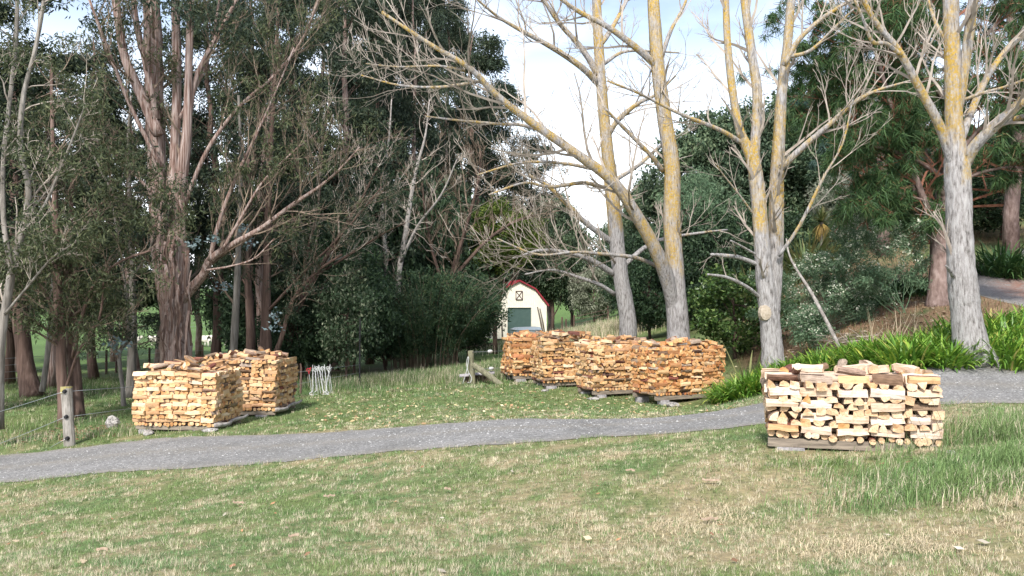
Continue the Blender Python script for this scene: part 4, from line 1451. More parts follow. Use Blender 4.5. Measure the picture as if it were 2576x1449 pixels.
edge_tree('pale crooked tree cut by the left edge of the picture', 17.5, [
    ('trunk', [(-8, 1080, 34), (-4, 950, 28), (2, 850, 24), (18, 760, 20), (36, 660, 18), (62, 560, 16), (72, 470, 14), (52, 380, 14), (58, 250, 12), (90, 120, 10), (118, -40, 9)], 0, 0.3, 14, 1.3, 2),
    ('limb', [(30, 690, 13), (10, 560, 13), (8, 420, 12), (24, 260, 11), (40, 100, 10), (45, -50, 9)], 0.2, 0.2, 10, 1.2, 2),
    ('limb', [(55, 590, 8), (110, 520, 7), (150, 430, 6), (190, 330, 5), (215, 260, 3)], -0.2, -0.4, 8, 1.1, 2),
    ('limb', [(12, 790, 7), (70, 720, 6), (130, 650, 5), (190, 610, 3)], -0.2, -0.6, 9, 1.0, 2)],
    M['gum_grey'], M['twig'], 411, M['gumleaf_olive'], 0.25)
edge_tree('shaggy double-trunked tree right behind the leaning fence post', 19.8, [
    ('trunk', [(160, 1100, 24), (158, 1000, 24), (152, 900, 26), (148, 780, 24), (142, 650, 20), (138, 500, 14), (132, 330, 10), (128, 150, 7)], 0, 0.3, 20, 1.7, 2),
    ('trunk', [(196, 1050, 30), (188, 950, 30), (180, 860, 28), (178, 740, 22), (176, 600, 14), (182, 450, 9)], 0.4, 0.3, 16, 1.6, 2),
    ('limb', [(182, 900, 9), (205, 800, 9), (235, 720, 8), (300, 660, 6), (380, 630, 4)], -0.2, -1.0, 12, 1.3, 2),
    ('limb', [(165, 980, 8), (200, 880, 7), (250, 800, 6), (262, 700, 4)], -0.3, -0.6, 9, 1.2, 2),
    ('limb', [(150, 830, 8), (115, 740, 7), (80, 690, 5), (40, 670, 3)], -0.3, -0.8, 10, 1.2, 2),
    ('limb', [(145, 640, 8), (210, 560, 6), (270, 500, 5), (330, 470, 3)], 0, -0.8, 12, 1.4, 2)],
    M['gum_red'], M['twig_dark'], 412, M['gumleaf_olive'], 0.30, 26)
edge_tree('slim grey tree with a thin crooked companion beside the first golden stack', 23.5, [
    ('trunk', [(330, 1000, 24), (332, 920, 20), (336, 820, 17), (332, 680, 14), (328, 520, 11), (322, 380, 8), (330, 240, 5)], 0, 0.3, 14, 1.5, 2),
    ('trunk', [(312, 1035, 13), (308, 970, 11), (300, 890, 12), (322, 850, 10), (318, 740, 8), (300, 620, 6), (280, 500, 4)], -1.0, 0.3, 12, 1.3, 2),
    ('limb', [(334, 700, 7), (380, 620, 6), (400, 560, 4), (430, 520, 3)], -0.4, -0.6, 8, 1.1, 2),
    ('limb', [(330, 560, 7), (270, 460, 6), (230, 380, 5), (200, 330, 3)], 0, -0.6, 9, 1.3, 2)],
    M['gum_grey'], M['twig_dark'], 413, M['gumleaf'], 0.25, 24)
edge_tree('dark leaning trunk at the far left among the thin stems', 26, [
    ('trunk', [(82, 1000, 44), (66, 920, 36), (52, 800, 32), (44, 660, 28), (38, 500, 22), (36, 300, 16), (40, 100, 12)], 0, 0.5, 10, 2.0, 2)],
    M['gum_red'], M['twig_dark'], 414, GL, 0.4, 40)
edge_tree('thin mossy leaning stem between the dark trunk and the fence post', 25, [
    ('trunk', [(106, 985, 14), (118, 900, 13), (128, 800, 12), (134, 700, 11), (128, 560, 8), (120, 400, 5)], 0, 0.3, 9, 1.2, 2)],
    M['gum_grey'], M['twig_dark'], 415, M['gumleaf_olive'], 0.3, 20)
edge_tree('pale slender trunk rising behind the gap between the golden stacks', 28, [
    ('trunk', [(586, 905, 20), (592, 800, 18), (598, 680, 15), (602, 540, 12), (606, 400, 9), (600, 240, 6)], 0, 0.2, 9, 1.4, 2)],
    M['gum_grey'], M['twig_dark'], 416, GL, 0.15, 20)
edge_tree('reddish peeling twin trunk behind the second golden stack', 28.5, [
    ('trunk', [(668, 905, 36), (670, 830, 26), (672, 700, 20), (674, 560, 16), (680, 400, 13), (690, 220, 10), (700, 20, 7)], 0, 0.3, 12, 1.9, 2),
    ('trunk', [(632, 905, 24), (630, 800, 20), (624, 690, 16), (630, 560, 12), (625, 400, 8)], 0.8, 0.3, 9, 1.6, 2),
    ('limb', [(690, 900, 14), (712, 840, 12), (735, 760, 9), (790, 690, 7), (860, 640, 5)], -0.3, -0.8, 12, 1.6, 2),
    ('limb', [(676, 780, 9), (760, 690, 8), (850, 600, 6), (920, 520, 4), (960, 470, 3)], -0.3, -1.0, 14, 1.7, 2)],
    M['gum_red'], M['twig_dark'], 417, GL, 0.3, 26)
edge_tree('slim white forked sapling above the dark bamboo thicket', 37.4, [
    ('trunk', [(990, 905, 18), (1000, 800, 16), (1002, 700, 15), (1018, 600, 13), (1030, 520, 11), (1046, 430, 8), (1070, 340, 5), (1080, 250, 3)], 0, 0.2, 12, 1.7, 2),
    ('trunk', [(982, 860, 13), (974, 720, 12), (966, 580, 10), (960, 460, 8), (978, 350, 5), (985, 250, 3)], 0.3, 0.2, 10, 1.6, 2),
    ('limb', [(1008, 660, 8), (1050, 570, 7), (1110, 490, 5), (1150, 400, 3)], -0.2, -0.5, 9, 1.6, 2)],
    M['greybranch'], M['twig'], 418, None, spec=dict(dk, up=0.35, spread=0.6))
edge_tree('half-dead twiggy tree spreading in front of the tall gums, left of the barn', 40, [
    ('trunk', [(1120, 900, 16), (1125, 780, 15), (1140, 680, 12), (1170, 580, 9), (1200, 470, 6), (1210, 380, 4)], 0, -0.5, 22, 2.8, 2),
    ('limb', [(1130, 760, 9), (1090, 640, 8), (1070, 540, 6), (1060, 430, 4)], 0, -1, 18, 2.6, 2),
    ('limb', [(1140, 700, 9), (1220, 610, 8), (1290, 560, 6), (1350, 540, 4)], 0, -1, 16, 2.4, 2)],
    M['bark_dark'], M['twig_dark'], 419, None, spec=dict(dk, up=0.30, spread=0.55, kids=4, rmin=0.010))
edge_tree('leafless thicket tree leaning right over the dark hollow, behind the white standards', 31, [
    ('trunk', [(720, 900, 20), (740, 800, 16), (790, 700, 13), (850, 600, 10), (910, 500, 7), (950, 420, 4)], 0, -1.0, 22, 2.2, 2),
    ('limb', [(750, 790, 10), (770, 650, 8), (800, 520, 7), (810, 380, 5), (830, 250, 3)], 0, -0.5, 18, 2.2, 2),
    ('limb', [(800, 690, 8), (880, 640, 7), (960, 590, 5), (1020, 560, 3)], -0.3, -0.8, 12, 1.7, 2)],
    M['bark_dark'], M['twig'], 420, M['bushleaf'], 0.12, 20, spec=dict(dk, up=0.3, spread=0.6, kids=4, rmin=0.009))
# blue juvenile shoots low on the gum
for (x, y, d) in [(492, 612, 22.0), (535, 600, 22), (620, 610, 26), (690, 820, 26), (560, 720, 26), (690, 790, 27), (285, 860, 21.5), (300, 870, 21.5), (615, 575, 26)]:
    m = MB()
    c = atd(x, y, d) - gum_b
    leaves(m, clumps([tuple(c)], 0.30, 26, rng, 0.7), 0.13, 0.085, rng, flat=0.3)
    m.build('juvenile_leaves', M['blueleaf'], [o for o in COL.objects if o.name == 'gum_tree'][0])

# ------------------------------------------------------------------ the tall stand behind: a few trees built, then copied
def tall_gum(seed, H=20.0, low=0.16):
    r = np.random.default_rng(seed)
    root = empty('tall_gum', (0, 0, 0))
    zz = np.linspace(0, H, 16)
    P = np.stack([np.cumsum(r.normal(0, 0.10, 16)), np.cumsum(r.normal(0, 0.10, 16)), zz], 1)
    R = np.interp(zz, [0, 1, H * .6, H], [0.30, 0.22, 0.13, 0.03])
    m = MB()
    m.tube(P, R, 9, wob=0.06, rng=r)
    m.build('trunk', M['gum_red'] if seed % 2 else M['gum'], root, smooth=True)
    tw = Twigs(seed + 5)
    for j in range(40):
        t = low + (0.97 - low) * (j + r.random()) / 40
        i = min(int(t * 15), 14)
        q = P[i] + (P[i + 1] - P[i]) * (t * 15 - i)
        a = r.uniform(0, 6.283)
        el = r.uniform(0.35, 1.0)
        L = 3.4 * (1 - 0.55 * t) * r.uniform(0.6, 1.2)
        tw.grow(q, (math.cos(a) * math.cos(el), math.sin(a) * math.cos(el), math.sin(el)), L, 0.06 * (1.1 - t), 1, up=0.15, spread=0.7, kids=4, rmin=0.012)
    m = MB()
    tw.into(m)
    tag(m.build('branches', M['gum_red'], root), kind='stuff')
    tips = np.array(tw.tips)
    tips = tips[r.random(len(tips)) < 0.72]
    m = MB()
    leaves(m, clumps(tips, 0.66, 135, r, 0.75), 0.22, 0.066, r, droop=0.7)
    m.build('crown', GL, root)
    return root


GUMS = [tall_gum(s_) for s_ in (501, 502, 503, 504)]
used = [False] * 4
R_ = random.Random(77)


def place(protos, flags, i, loc, sc, label, group, cat='tree'):
    i %= len(protos)
    if flags[i]:
        o = copy_tree(protos[i])
    else:
        o = protos[i]
        flags[i] = True
    o.location = loc
    o.rotation_euler = (0, 0, R_.uniform(0, 6.283))
    o.scale = sc
    return tag(o, label, cat, group)


stand = [(-62, 21.5, 14), (-95, 26, 16), (-60, 37, 16), (-45, 30, 15), (8, 33, 13), (52, 29, 12.5), (95, 34, 14.5), (138, 31, 12.0), (215, 36, 18), (262, 31, 19), (300, 37, 22), (335, 38, 21), (372, 45, 22), (402, 46, 23), (428, 60, 28), (452, 64, 29), (478, 74, 29), (500, 82, 27),  # leading entries: gums beyond the left edge, added to shade the ground
         (531, 88, 22.0), (20, 42, 15), (75, 46, 16), (160, 44, 14.5), (245, 48, 22), (318, 50, 24), (388, 52, 25), (408, 58, 27), (462, 80, 32), (115, 52, 16), (-10, 50, 17), (551, 92, 16.5), (350, 60, 24), (200, 58, 17), (285, 62, 22)]
for i, (px, d, h) in enumerate(stand):
    c = gpx(px, d, -0.1)
    w = R_.uniform(0.85, 1.2) * (0.8 + 0.2 * h / 20) * (1.0 + 0.55 * max(0.0, min(1.0, (d - 55) / 20)))
    if px < 190:
        lab, gg = 'tall dark gum in the open stand at the left, sky showing through its crown', 'tall gums at the left'
    elif px < 440:
        lab, gg = 'tall dark gum in the thick middle of the stand behind the golden stacks', 'tall gums in the middle of the stand'
    else:
        lab, gg = 'tall dark gum on the open right flank of the stand, stepping down towards the barn', 'tall gums at the edge of the stand'
    place(GUMS, used, i, c, (w, w, h / 20.0), lab, gg)


# ------------------------------------------------------------------ rounded trees and bushes
def leafy(name, seed, H, Rx, zlow, ncl, per, rad, lL, lW, leafm, trunk_r=0.12, bark='bark_dark', droop=0.15, shell=0.55, flat=0.0, lumps=7):
    """trunk, a few limbs, and a crown of leaf clumps bunched into uneven lobes"""
    r = np.random.default_rng(seed)
    root = empty(name, (0, 0, 0))
    zc = (zlow + H) / 2
    hz = (H - zlow) / 2
    lob = r.normal(0, 1, (lumps, 3))
    lob /= np.linalg.norm(lob, axis=1)[:, None]
    lob[:, 2] = np.abs(lob[:, 2]) * 0.9 - 0.25
    cen = []
    for j in range(ncl):
        v = r.normal(0, 1, 3)
        v /= np.linalg.norm(v)
        rr = shell + (1 - shell) * r.random() ** 0.7
        bump_ = 0.78 + 0.34 * max(0, max(lob @ v)) ** 4 + r.normal(0, 0.05)
        rr *= bump_
        cen.append((v[0] * Rx * rr, v[1] * Rx * rr, zc + v[2] * hz * rr))
    cen = np.array(cen)
    m = MB()
    n = 7
    zz = np.linspace(0, zc + hz * 0.3, n)
    P = np.stack([np.cumsum(r.normal(0, 0.05 * Rx * .3, n)), np.cumsum(r.normal(0, 0.05 * Rx * .3, n)), zz], 1)
    m.tube(P, np.linspace(trunk_r, trunk_r * 0.3, n), 8, wob=0.06, rng=r)
    m.build('trunk', M[bark], root, smooth=True)
    m = MB()
    for j in range(14):
        e = cen[r.integers(0, ncl)] * np.array([0.9, 0.9, 0.95])
        s0 = P[r.integers(1, n - 1)]
        q = spline([s0, (s0 + e) / 2 + r.normal(0, 0.1 * Rx * .4, 3) - np.array([0, 0, 0.05 * hz]), e], 7)
        m.tube(q, np.linspace(trunk_r * 0.4, trunk_r * 0.08, 7), 5)
    tag(m.build('branches', M[bark], root), kind='stuff')
    m = MB()
    leaves(m, clumps(cen, rad, per, r), lL, lW, r, droop=droop, flat=flat)
    m.build('crown', leafm, root)
    return root


def setp(o, loc, label, cat, group=None, sc=(1, 1, 1), rz=None):
    o.location = loc
    o.scale = sc
    o.rotation_euler = (0, 0, R_.uniform(0, 6.28) if rz is None else rz)
    return tag(o, label, cat, group)


# dark understorey bushes on the left and in the hollow
BUSH = [leafy('dark_bush', s_, 4.0, 1.9, 0.3, 95, 110, 0.5, 0.16, 0.07, M['bushleaf'], 0.06) for s_ in (601, 602)]
ub = [False, False]
for i, (px, d, s_, sh) in enumerate([(262, 33, 1.0, 1.25), (300, 31, 0.9, 0.95), (330, 34, 1.2, 1.5), (355, 32, 1.1, 1.1), (385, 41, 1.5, 1.7), (415, 43, 1.5, 1.9), (455, 46, 1.6, 1.6), (350, 40, 1.5, 2.0), (290, 40, 1.3, 1.9),
                                     (238, 44, 1.2, 1.5)]):
    place(BUSH, ub, i, gpx(px, d, -0.1), (s_, s_, s_ * sh), 'dark evergreen bush in the shaded hollow between the gums and the bamboo', 'dark bushes in the hollow', 'bush')
for i, (px, d, s_, sh) in enumerate([(20, 40, 1.2, 0.55), (75, 43, 1.3, 0.6), (130, 41, 1.2, 0.6), (45, 58, 1.6, 0.7), (105, 62, 1.6, 0.7), (170, 60, 1.5, 0.6)]):
    o = place(BUSH, ub, i, gpx(px, d, 2.6 if d < 50 else 3.2), (s_, s_, s_ * sh), 'low dark bough mass hanging between the gum trunks at the left', 'low foliage at the left', 'bush')
sh_ = leafy('pale_leaved_shrub', 611, 3.0, 1.25, 0.1, 60, 60, 0.42, 0.11, 0.075, L_('pale_shrub_leaf', [(0, (0.03, 0.055, 0.025)), (0.7, (0.07, 0.11, 0.055)), (1, (0.30, 0.33, 0.22))], 0.2), 0.05)
setp(sh_, gpx(346, 28.5), 'loose shrub with pale leaves beside the black fence standard', 'shrub', sc=(1.15, 1.0, 1.45))

# bamboo thicket
def bamboo(seed):
    r = np.random.default_rng(seed)
    root = empty('bamboo_thicket', (0, 0, 0))
    pts, rad, leafc = [], [], []
    for j in range(120):
        a = r.uniform(0, 6.283)
        q = math.sqrt(r.random())
        b0 = np.array([math.cos(a) * 1.5 * q, math.sin(a) * 0.9 * q, 0])
        out = np.array([math.cos(a), math.sin(a) * 0.8, 0]) * r.uniform(0.6, 2.2) * (0.35 + q)
        Hc = r.uniform(3.0, 5.6)
        t = np.linspace(0, 1, 8)[:, None]
        P = b0 + out * t ** 2.0 + np.array([0, 0, 1]) * Hc * (t - 0.16 * t ** 3)
        pts.append(P)
        rad.append(np.linspace(0.016, 0.006, 8))
        for k in range(20):
            tt = r.uniform(0.22, 1.0) * 7
            i = min(int(tt), 6)
            leafc.append(P[i] + (P[i + 1] - P[i]) * (tt - i) + r.normal(0, 0.16, 3))
    m = MB()
    tubes_batch(m, pts, rad, 4)
    tag(m.build('canes', M['twig_dark'], root), kind='stuff')
    m = MB()
    leaves(m, clumps(np.array(leafc), 0.24, 20, r), 0.17, 0.035, r, droop=0.45)
    m.build('foliage', M['bambooleaf'], root)
    return root


setp(bamboo(621), gpx(425, 37), 'wide dark bamboo thicket left of the barn', 'bamboo', sc=(1.05, 1.0, 0.98), rz=0.2)
lt = leafy('dense_bush', 623, 4.6, 2.2, 0.1, 120, 120, 0.5, 0.15, 0.06, M['bambooleaf'], 0.08)
setp(lt, gpx(458, 40), 'dense dark green bush overlapping the left wall of the barn', 'bush', sc=(1.12, 1, 1.02))
b2_ = copy_tree(lt)
setp(b2_, gpx(412, 38.5), 'dense dark green bush in the middle of the bamboo thicket', 'bush', sc=(1.05, 1, 0.9))
b2_ = copy_tree(lt)
setp(b2_, gpx(386, 37.0), 'dense dark green bush at the left end of the bamboo thicket', 'bush', sc=(0.85, 0.9, 0.78))
lt = leafy('lime_green_tree', 624, 8.6, 2.7, 4.0, 150, 130, 0.55, 0.16, 0.07, M['limeleaf'], 0.14)
setp(lt, gpx(496, 46), 'yellow-green leafy tree standing above the bamboo beside the barn', 'tree', sc=(1.05, 1.05, 1.05))
lt = leafy('lime_green_tree', 625, 6.0, 1.7, 0.4, 90, 100, 0.5, 0.16, 0.07, M['limeleaf'], 0.1)
setp(lt, gpx(468, 48), 'low yellow-green tree half covering the left eave of the barn', 'tree', sc=(1, 1, 0.85))

# dark trees beyond and right of the barn
FAR = [leafy('broadleaf_tree', s_, 12.0, 4.2, 1.6, 230, 105, 0.85, 0.30, 0.15, M['hillleaf'], 0.25) for s_ in (631, 632)]
uf = [False, False]
for i, (px, d, h, w, lab) in enumerate([
    (552, 84, 15.5, 0.85, 'tall dark tree rising straight behind the barn roof'),
    (572, 92, 13.0, 0.8, 'dark tree right of the barn at the edge of the bright sky gap'),
    (535, 95, 17.0, 1.1, 'dark tree behind the barn, merging with the gum stand'),
    (645, 78, 13.2, 0.9, 'dark rounded tree behind the forked bare tree, low on the hill'),
    (672, 66, 12.0, 1.0, 'dark rounded tree on the hill between the forked and the twin-trunked bare trees'),
    (705, 60, 15.0, 1.05, 'tallest rounded dark tree on the hill, its top against the white sky'),
    (745, 58, 14.0, 1.0, 'rounded dark tree on the hill directly behind the twin-trunked bare tree'),
    (790, 56, 13.0, 1.0, 'rounded dark tree on the hill right of the twin-trunked bare tree'),
    (835, 54, 11.5, 1.0, 'rounded dark tree on the hill above the cabbage palm'),
    (620, 105, 12.0, 1.0, 'dark tree low in the sky gap behind the single-stemmed bare tree'),
    (720, 88, 14.0, 1.2, 'farthest dark tree on the crest of the hill'),
    (880, 60, 5.0, 0.9, 'dark tree on the slope behind the pine'),
    (960, 52, 5.0, 1.0, 'dark tree in the shade high on the slope at the right'),
    (1030, 46, 5.0, 1.0, 'dark tree in the shade at the right edge of the picture')]):
    place(FAR, uf, i, gpx(px, d, -0.3), (w, w, h / 12.0), lab, 'dark trees on the hill and beyond the barn')

# mid-ground shrubs under the bare trees
SHR = [leafy('hillside_shrub', s_, 4.2, 2.0, 0.15, 100, 110, 0.5, 0.15, 0.075, M['bushleaf'], 0.07) for s_ in (641, 642)]
us = [False, False]
for i, (px, d, w, h, lab) in enumerate([
    (650, 33, 1.0, 1.15, 'dark shrub behind the trunk of the forked bare tree'),
    (682, 34, 1.1, 1.3, 'dark shrub filling the gap right of the forked bare tree'),
    (716, 36, 1.2, 1.35, 'dark shrub behind the glossy bush'),
    (760, 38, 1.2, 1.2, 'dark shrub behind the twin-trunked bare tree'),
    (640, 45, 1.2, 1.3, 'dark shrub in the distance between two bare trunks'),
    (800, 42, 1.2, 0.9, 'dark shrub on the slope left of the cabbage palm'),
    (690, 45, 1.6, 1.6, 'broad dark shrub below the rounded hill trees'),
    (865, 44, 1.4, 1.0, 'dark shrub on the crest of the brown slope right of the palm'),
    (1000, 33, 1.3, 1.0, 'dark shrub above the upper drive at the right edge'),
    (945, 40, 1.5, 1.2, 'dark shrub above the brown slope behind the stout bare tree')]):
    place(SHR, us, i, gpx(px, d, -0.1), (w, w, h), lab, 'dark shrubs on the slope', 'shrub')
o = leafy('glossy_bush', 651, 3.4, 1.45, 0.05, 110, 70, 0.42, 0.13, 0.085, M['glossleaf'], 0.06, droop=0.1)
setp(o, gpx(735, 24.0), 'glossy bright green bush right of the orange firewood row', 'bush', sc=(1.05, 1, 0.88))
o = leafy('grey_green_bush', 652, 4.6, 2.6, 0.1, 120, 110, 0.6, 0.26, 0.07, M['oliveleaf'], 0.1, droop=0.5)
setp(o, gpx(594, 82), 'pale grey-green bush at the head of the far paddock', 'bush', sc=(1.25, 1.2, 1.25))
o = leafy('feathery_tree', 653, 7.0, 2.6, 0.8, 130, 120, 0.55, 0.20, 0.035, M['featherleaf'], 0.1, droop=0.2)
setp(o, gpx(700, 40), 'soft feathery green tree between the forked and twin-trunked bare trees', 'tree', sc=(1, 1, 1.15))
o = leafy('feathery_tree', 654, 5.0, 2.0, 0.4, 90, 110, 0.5, 0.2, 0.05, M['oliveleaf'], 0.1, droop=0.4)
setp(o, gpx(846, 42), 'silvery grey-leaved tree at the top of the slope above the palm', 'tree', sc=(0.9, 0.9, 1.0))

# ------------------------------------------------------------------ pines on the right
def needles(mb, tips, per, L, w, r, droop=0.9):
    tips = np.asarray(tips)
    n = len(tips)
    c = np.repeat(tips, per, axis=0) + r.normal(0, 0.05, (n * per, 3))
    d = r.normal(0, 1, (n * per, 3))
    d[:, 2] = d[:, 2] * 0.6 - droop
    d /= np.linalg.norm(d, axis=1)[:, None]
    s = np.cross(d, r.normal(0, 1, d.shape))
    s /= np.linalg.norm(s, axis=1)[:, None]
    ll = (L * r.uniform(0.6, 1.2, n * per))[:, None]
    e = c + d * ll
    e[:, 2] -= 0.05 * droop
    V = np.stack([c - s * w * .5, c + s * w * .5, e], 1).reshape(-1, 3)
    mb.add(V, tris=np.arange(n * per * 3).reshape(-1, 3))


pb = gpx(2362 * S, 21)
ps = dict(up=0.10, spread=0.75, kids=5, wig=0.16, rmin=0.007)
root, tw = hand_tree('pine_tree', 'long-needled pine with red-brown limbs behind the stout bare tree', 'tree', pb, [
    ('trunk', [(2358, 785, 48), (2360, 700, 42), (2362, 620, 40), (2370, 540, 42), (2382, 400, 34), (2390, 200, 28), (2395, -60, 22)], 21, 0.3, 12, 1.8, 2),
    ('limb', [(2368, 560, 22), (2335, 525, 19), (2300, 440, 16), (2262, 330, 13), (2222, 200, 10), (2190, 70, 7)], 21, -0.8, 26, 1.7, 2),
    ('limb', [(2375, 490, 16), (2330, 390, 14), (2300, 260, 11), (2305, 110, 8), (2300, 0, 6)], 21.2, 0.6, 22, 1.7, 2),
    ('limb', [(2376, 450, 13), (2300, 400, 11), (2210, 370, 8), (2120, 350, 5)], 21, -0.9, 22, 1.5, 2),
    ('limb', [(2385, 260, 13), (2300, 170, 11), (2190, 110, 8), (2075, 90, 5)], 21.2, -0.5, 24, 1.7, 2),
    ('limb', [(2385, 330, 11), (2290, 260, 9), (2180, 230, 7), (2060, 220, 4)], 21.2, 0.5, 24, 1.6, 2),
    ('limb', [(2386, 420, 12), (2450, 340, 10), (2520, 270, 8), (2600, 210, 5)], 21.2, -0.5, 20, 1.6, 2),
    ('limb', [(2382, 480, 10), (2450, 440, 9), (2540, 420, 6), (2600, 430, 4)], 21, -0.7, 16, 1.4, 2),
    ('limb', [(2390, 200, 11), (2460, 110, 9), (2530, 40, 7), (2600, -20, 5)], 21.2, 0.5, 16, 1.6, 2),
    ('limb', [(2372, 520, 9), (2310, 500, 7), (2230, 480, 5), (2170, 500, 3)], 20.8, -0.8, 14, 1.1, 2),
    ('limb', [(2392, 120, 10), (2330, 40, 8), (2250, -10, 6)], 21.3, -0.3, 12, 1.5, 2),
], ps, M['pine_bark'], M['pine_limb'], 701)
r = np.random.default_rng(702)
tips = np.array(tw.tips)
wt = tips + np.array(tuple(pb))
sx = (512 + F * wt[:, 0] / wt[:, 1]) / S
keep = (wt[:, 2] > 3.6)
tips = tips[keep]
tips = tips[r.random(len(tips)) < min(1.0, 2300 / max(1, len(tips)))]
m = MB()
needles(m, tips, 36, 0.34, 0.022, r)
m.build('foliage', M['needle'], root)


def far_pine(seed, H, low, mat):
    r = np.random.default_rng(seed)
    root = empty('pine_tree', (0, 0, 0))
    m = MB()
    zz = np.linspace(0, H, 12)
    P = np.stack([np.cumsum(r.normal(0, 0.08, 12)), np.cumsum(r.normal(0, 0.08, 12)), zz], 1)
    m.tube(P, np.linspace(0.3, 0.04, 12), 9, wob=0.05, rng=r)
    m.build('trunk', M['pine_bark'], root, smooth=True)
    tw = Twigs(seed)
    for j in range(46):
        t = low + (0.98 - low) * (j + r.random()) / 46
        i = min(int(t * 11), 10)
        q = P[i] + (P[i + 1] - P[i]) * (t * 11 - i)
        a = r.uniform(0, 6.283)
        tw.grow(q, (math.cos(a), math.sin(a), r.uniform(-0.1, 0.5)), 4.2 * (1.1 - 0.7 * t) * r.uniform(0.6, 1.15), 0.07 * (1.1 - t), 1, up=0.05, spread=0.7, kids=5, rmin=0.012)
    m = MB()
    tw.into(m)
    tag(m.build('branches', M['pine_limb'], root), kind='stuff')
    m = MB()
    tp = np.array(tw.tips)
    needles(m, tp[r.random(len(tp)) < 0.55], 40, 0.5, 0.042, r)
    m.build('foliage', mat, root)
    return root


setp(far_pine(711, 18, 0.12, M['needle_blue']), gpx(884, 31, -0.1), 'blue-green drooping pine against the sky, between the last two bare trees', 'tree', sc=(0.82, 0.82, 0.95))
setp(far_pine(712, 18, 0.10, M['needle']), gpx(1012, 30, -0.1), 'dark green pine at the top right corner behind the stout bare tree', 'tree', sc=(1.0, 1.0, 1.0))
setp(far_pine(713, 16, 0.05, M['needle']), gpx(925, 35, -0.1), 'dark green pine filling the shade behind the long-needled pine', 'tree', sc=(0.95, 0.95, 0.55))


# ------------------------------------------------------------------ strap-leaved plants
def straps(mb, bx, by, L, w, az, lean, droop, seg=5, z0=None, mi=0):
    n = len(bx)
    z = G(bx, by) if z0 is None else z0
    t = np.linspace(0, 1, seg + 1)
    a = lean[:, None] + droop[:, None] * t[None] ** 1.3
    st = (L / seg)[:, None]
    hr = np.concatenate([np.zeros((n, 1)), np.cumsum(np.sin(a[:, 1:]) * st, 1)], 1)
    vt = np.concatenate([np.zeros((n, 1)), np.cumsum(np.cos(a[:, 1:]) * st, 1)], 1)
    d = np.stack([np.cos(az), np.sin(az)], 1)
    s = np.stack([-np.sin(az), np.cos(az)], 1)
    C = np.concatenate([np.stack([bx, by], 1)[:, None] + d[:, None] * hr[..., None], (z[:, None] + vt)[..., None]], 2)
    prof = np.interp(t, [0, 0.3, 0.7, 1], [0.7, 1.0, 0.85, 0.12])
    ww = w[:, None] * prof[None] * 0.5
    side = np.concatenate([s[:, None] * ww[..., None], np.zeros((n, seg + 1, 1))], 2)
    V = np.stack([C - side, C + side], 2).reshape(-1, 3)
    b_ = np.arange(n)[:, None] * (2 * (seg + 1))
    k = np.arange(seg)[None] * 2
    q = np.stack([b_ + k, b_ + k + 1, b_ + k + 3, b_ + k + 2], -1).reshape(-1, 4)
    mb.add(V, quads=q, mi=mi)


def clump(name, label, cat, c, rad, n, L, w, mat, seed, ly=1.0, droop=(0.6, 1.7), lean=(0.05, 0.7), group=None):
    r = np.random.default_rng(seed)
    root = empty(name, c, 0, label, cat, group)
    a = r.uniform(0, 6.283, n)
    q = np.sqrt(r.random(n)) * rad
    x, y = np.cos(a) * q, np.sin(a) * q * ly
    az = a + r.normal(0, 0.5, n)
    z = G(x + c[0], y + c[1]) - c[2]
    m = MB()
    straps(m, x, y, L * r.uniform(0.6, 1.2, n), w * r.uniform(0.7, 1.2, n), az, r.uniform(*lean, n) * (0.4 + q / rad), r.uniform(*droop, n), z0=z)
    m.build('foliage', mat, root)
    return root


# the planted border: one mass, with the clumps that stand out built singly
rng = np.random.default_rng(801)
x = np.concatenate([rng.uniform(4.5, 12.0, 7000), rng.uniform(8.6, 12.2, 2400), rng.uniform(4.7, 7.6, 2600)])
off = np.concatenate([rng.uniform(0.1, 1.3, 7000), rng.uniform(0.3, 3.0, 2400), rng.uniform(0.6, 2.0, 2600)])
y = border_y(x) + off
keep = (road_dist(x, y) > ROAD_HW + 0.1) & (fbm(x, y, 1.1, 91, 2) > 0.24)
x, y = x[keep], y[keep]
n = len(x)
m = MB()
straps(m, x, y, rng.uniform(0.34, 0.64, n), rng.uniform(0.030, 0.05, n), rng.uniform(0, 6.283, n), rng.uniform(0.1, 0.7, n), rng.uniform(0.4, 1.7, n))
tag(m.build('agapanthus_border', M['strap']), 'bright green strap-leaved agapanthus massed along the foot of the bank', 'agapanthus', kind='stuff')
ag = 'agapanthus clumps at the drive edge'
for (px, d, rad, n_, L, lab) in [
    (745, 17.3, 0.42, 260, 0.62, 'agapanthus clump at the right end of the orange firewood row'),
    (905, 14.9, 0.50, 330, 0.66, 'yellow-tipped agapanthus clump arching over the drive behind the pale stack'),
    (870, 15.6, 0.45, 260, 0.60, 'agapanthus clump rising just behind the pale firewood stack'),
    (948, 14.5, 0.40, 240, 0.56, 'agapanthus clump at the left foot of the stout bare tree'),
    (1005, 14.9, 0.50, 300, 0.60, 'agapanthus clump right of the stout bare tree at the drive edge'),
    (1000, 16.6, 0.60, 300, 0.62, 'agapanthus clump higher up behind the stout bare tree')]:
    clump('agapanthus_clump', lab, 'agapanthus', gpx(px, d), rad, n_, L, 0.042, M['strap'], int(px), group=ag)
clump('lily_clump', 'large dark green clump of arching leaves on the bank under the white-flowering shrub', 'plant', gpx(876, 23.6), 0.9, 420, 1.15, 0.045, M['strap_dark'], 811, 0.7)
clump('lily_clump', 'dark green arching clump left of the pine trunk on the bank', 'plant', gpx(914, 23.5), 0.5, 220, 0.9, 0.04, M['strap_dark'], 812, 0.7)
clump('lily_clump', 'dark arching clump in the shade above the upper drive', 'plant', gpx(1004, 27.0), 0.8, 320, 1.35, 0.06, M['strap_dark'], 813, 0.8)
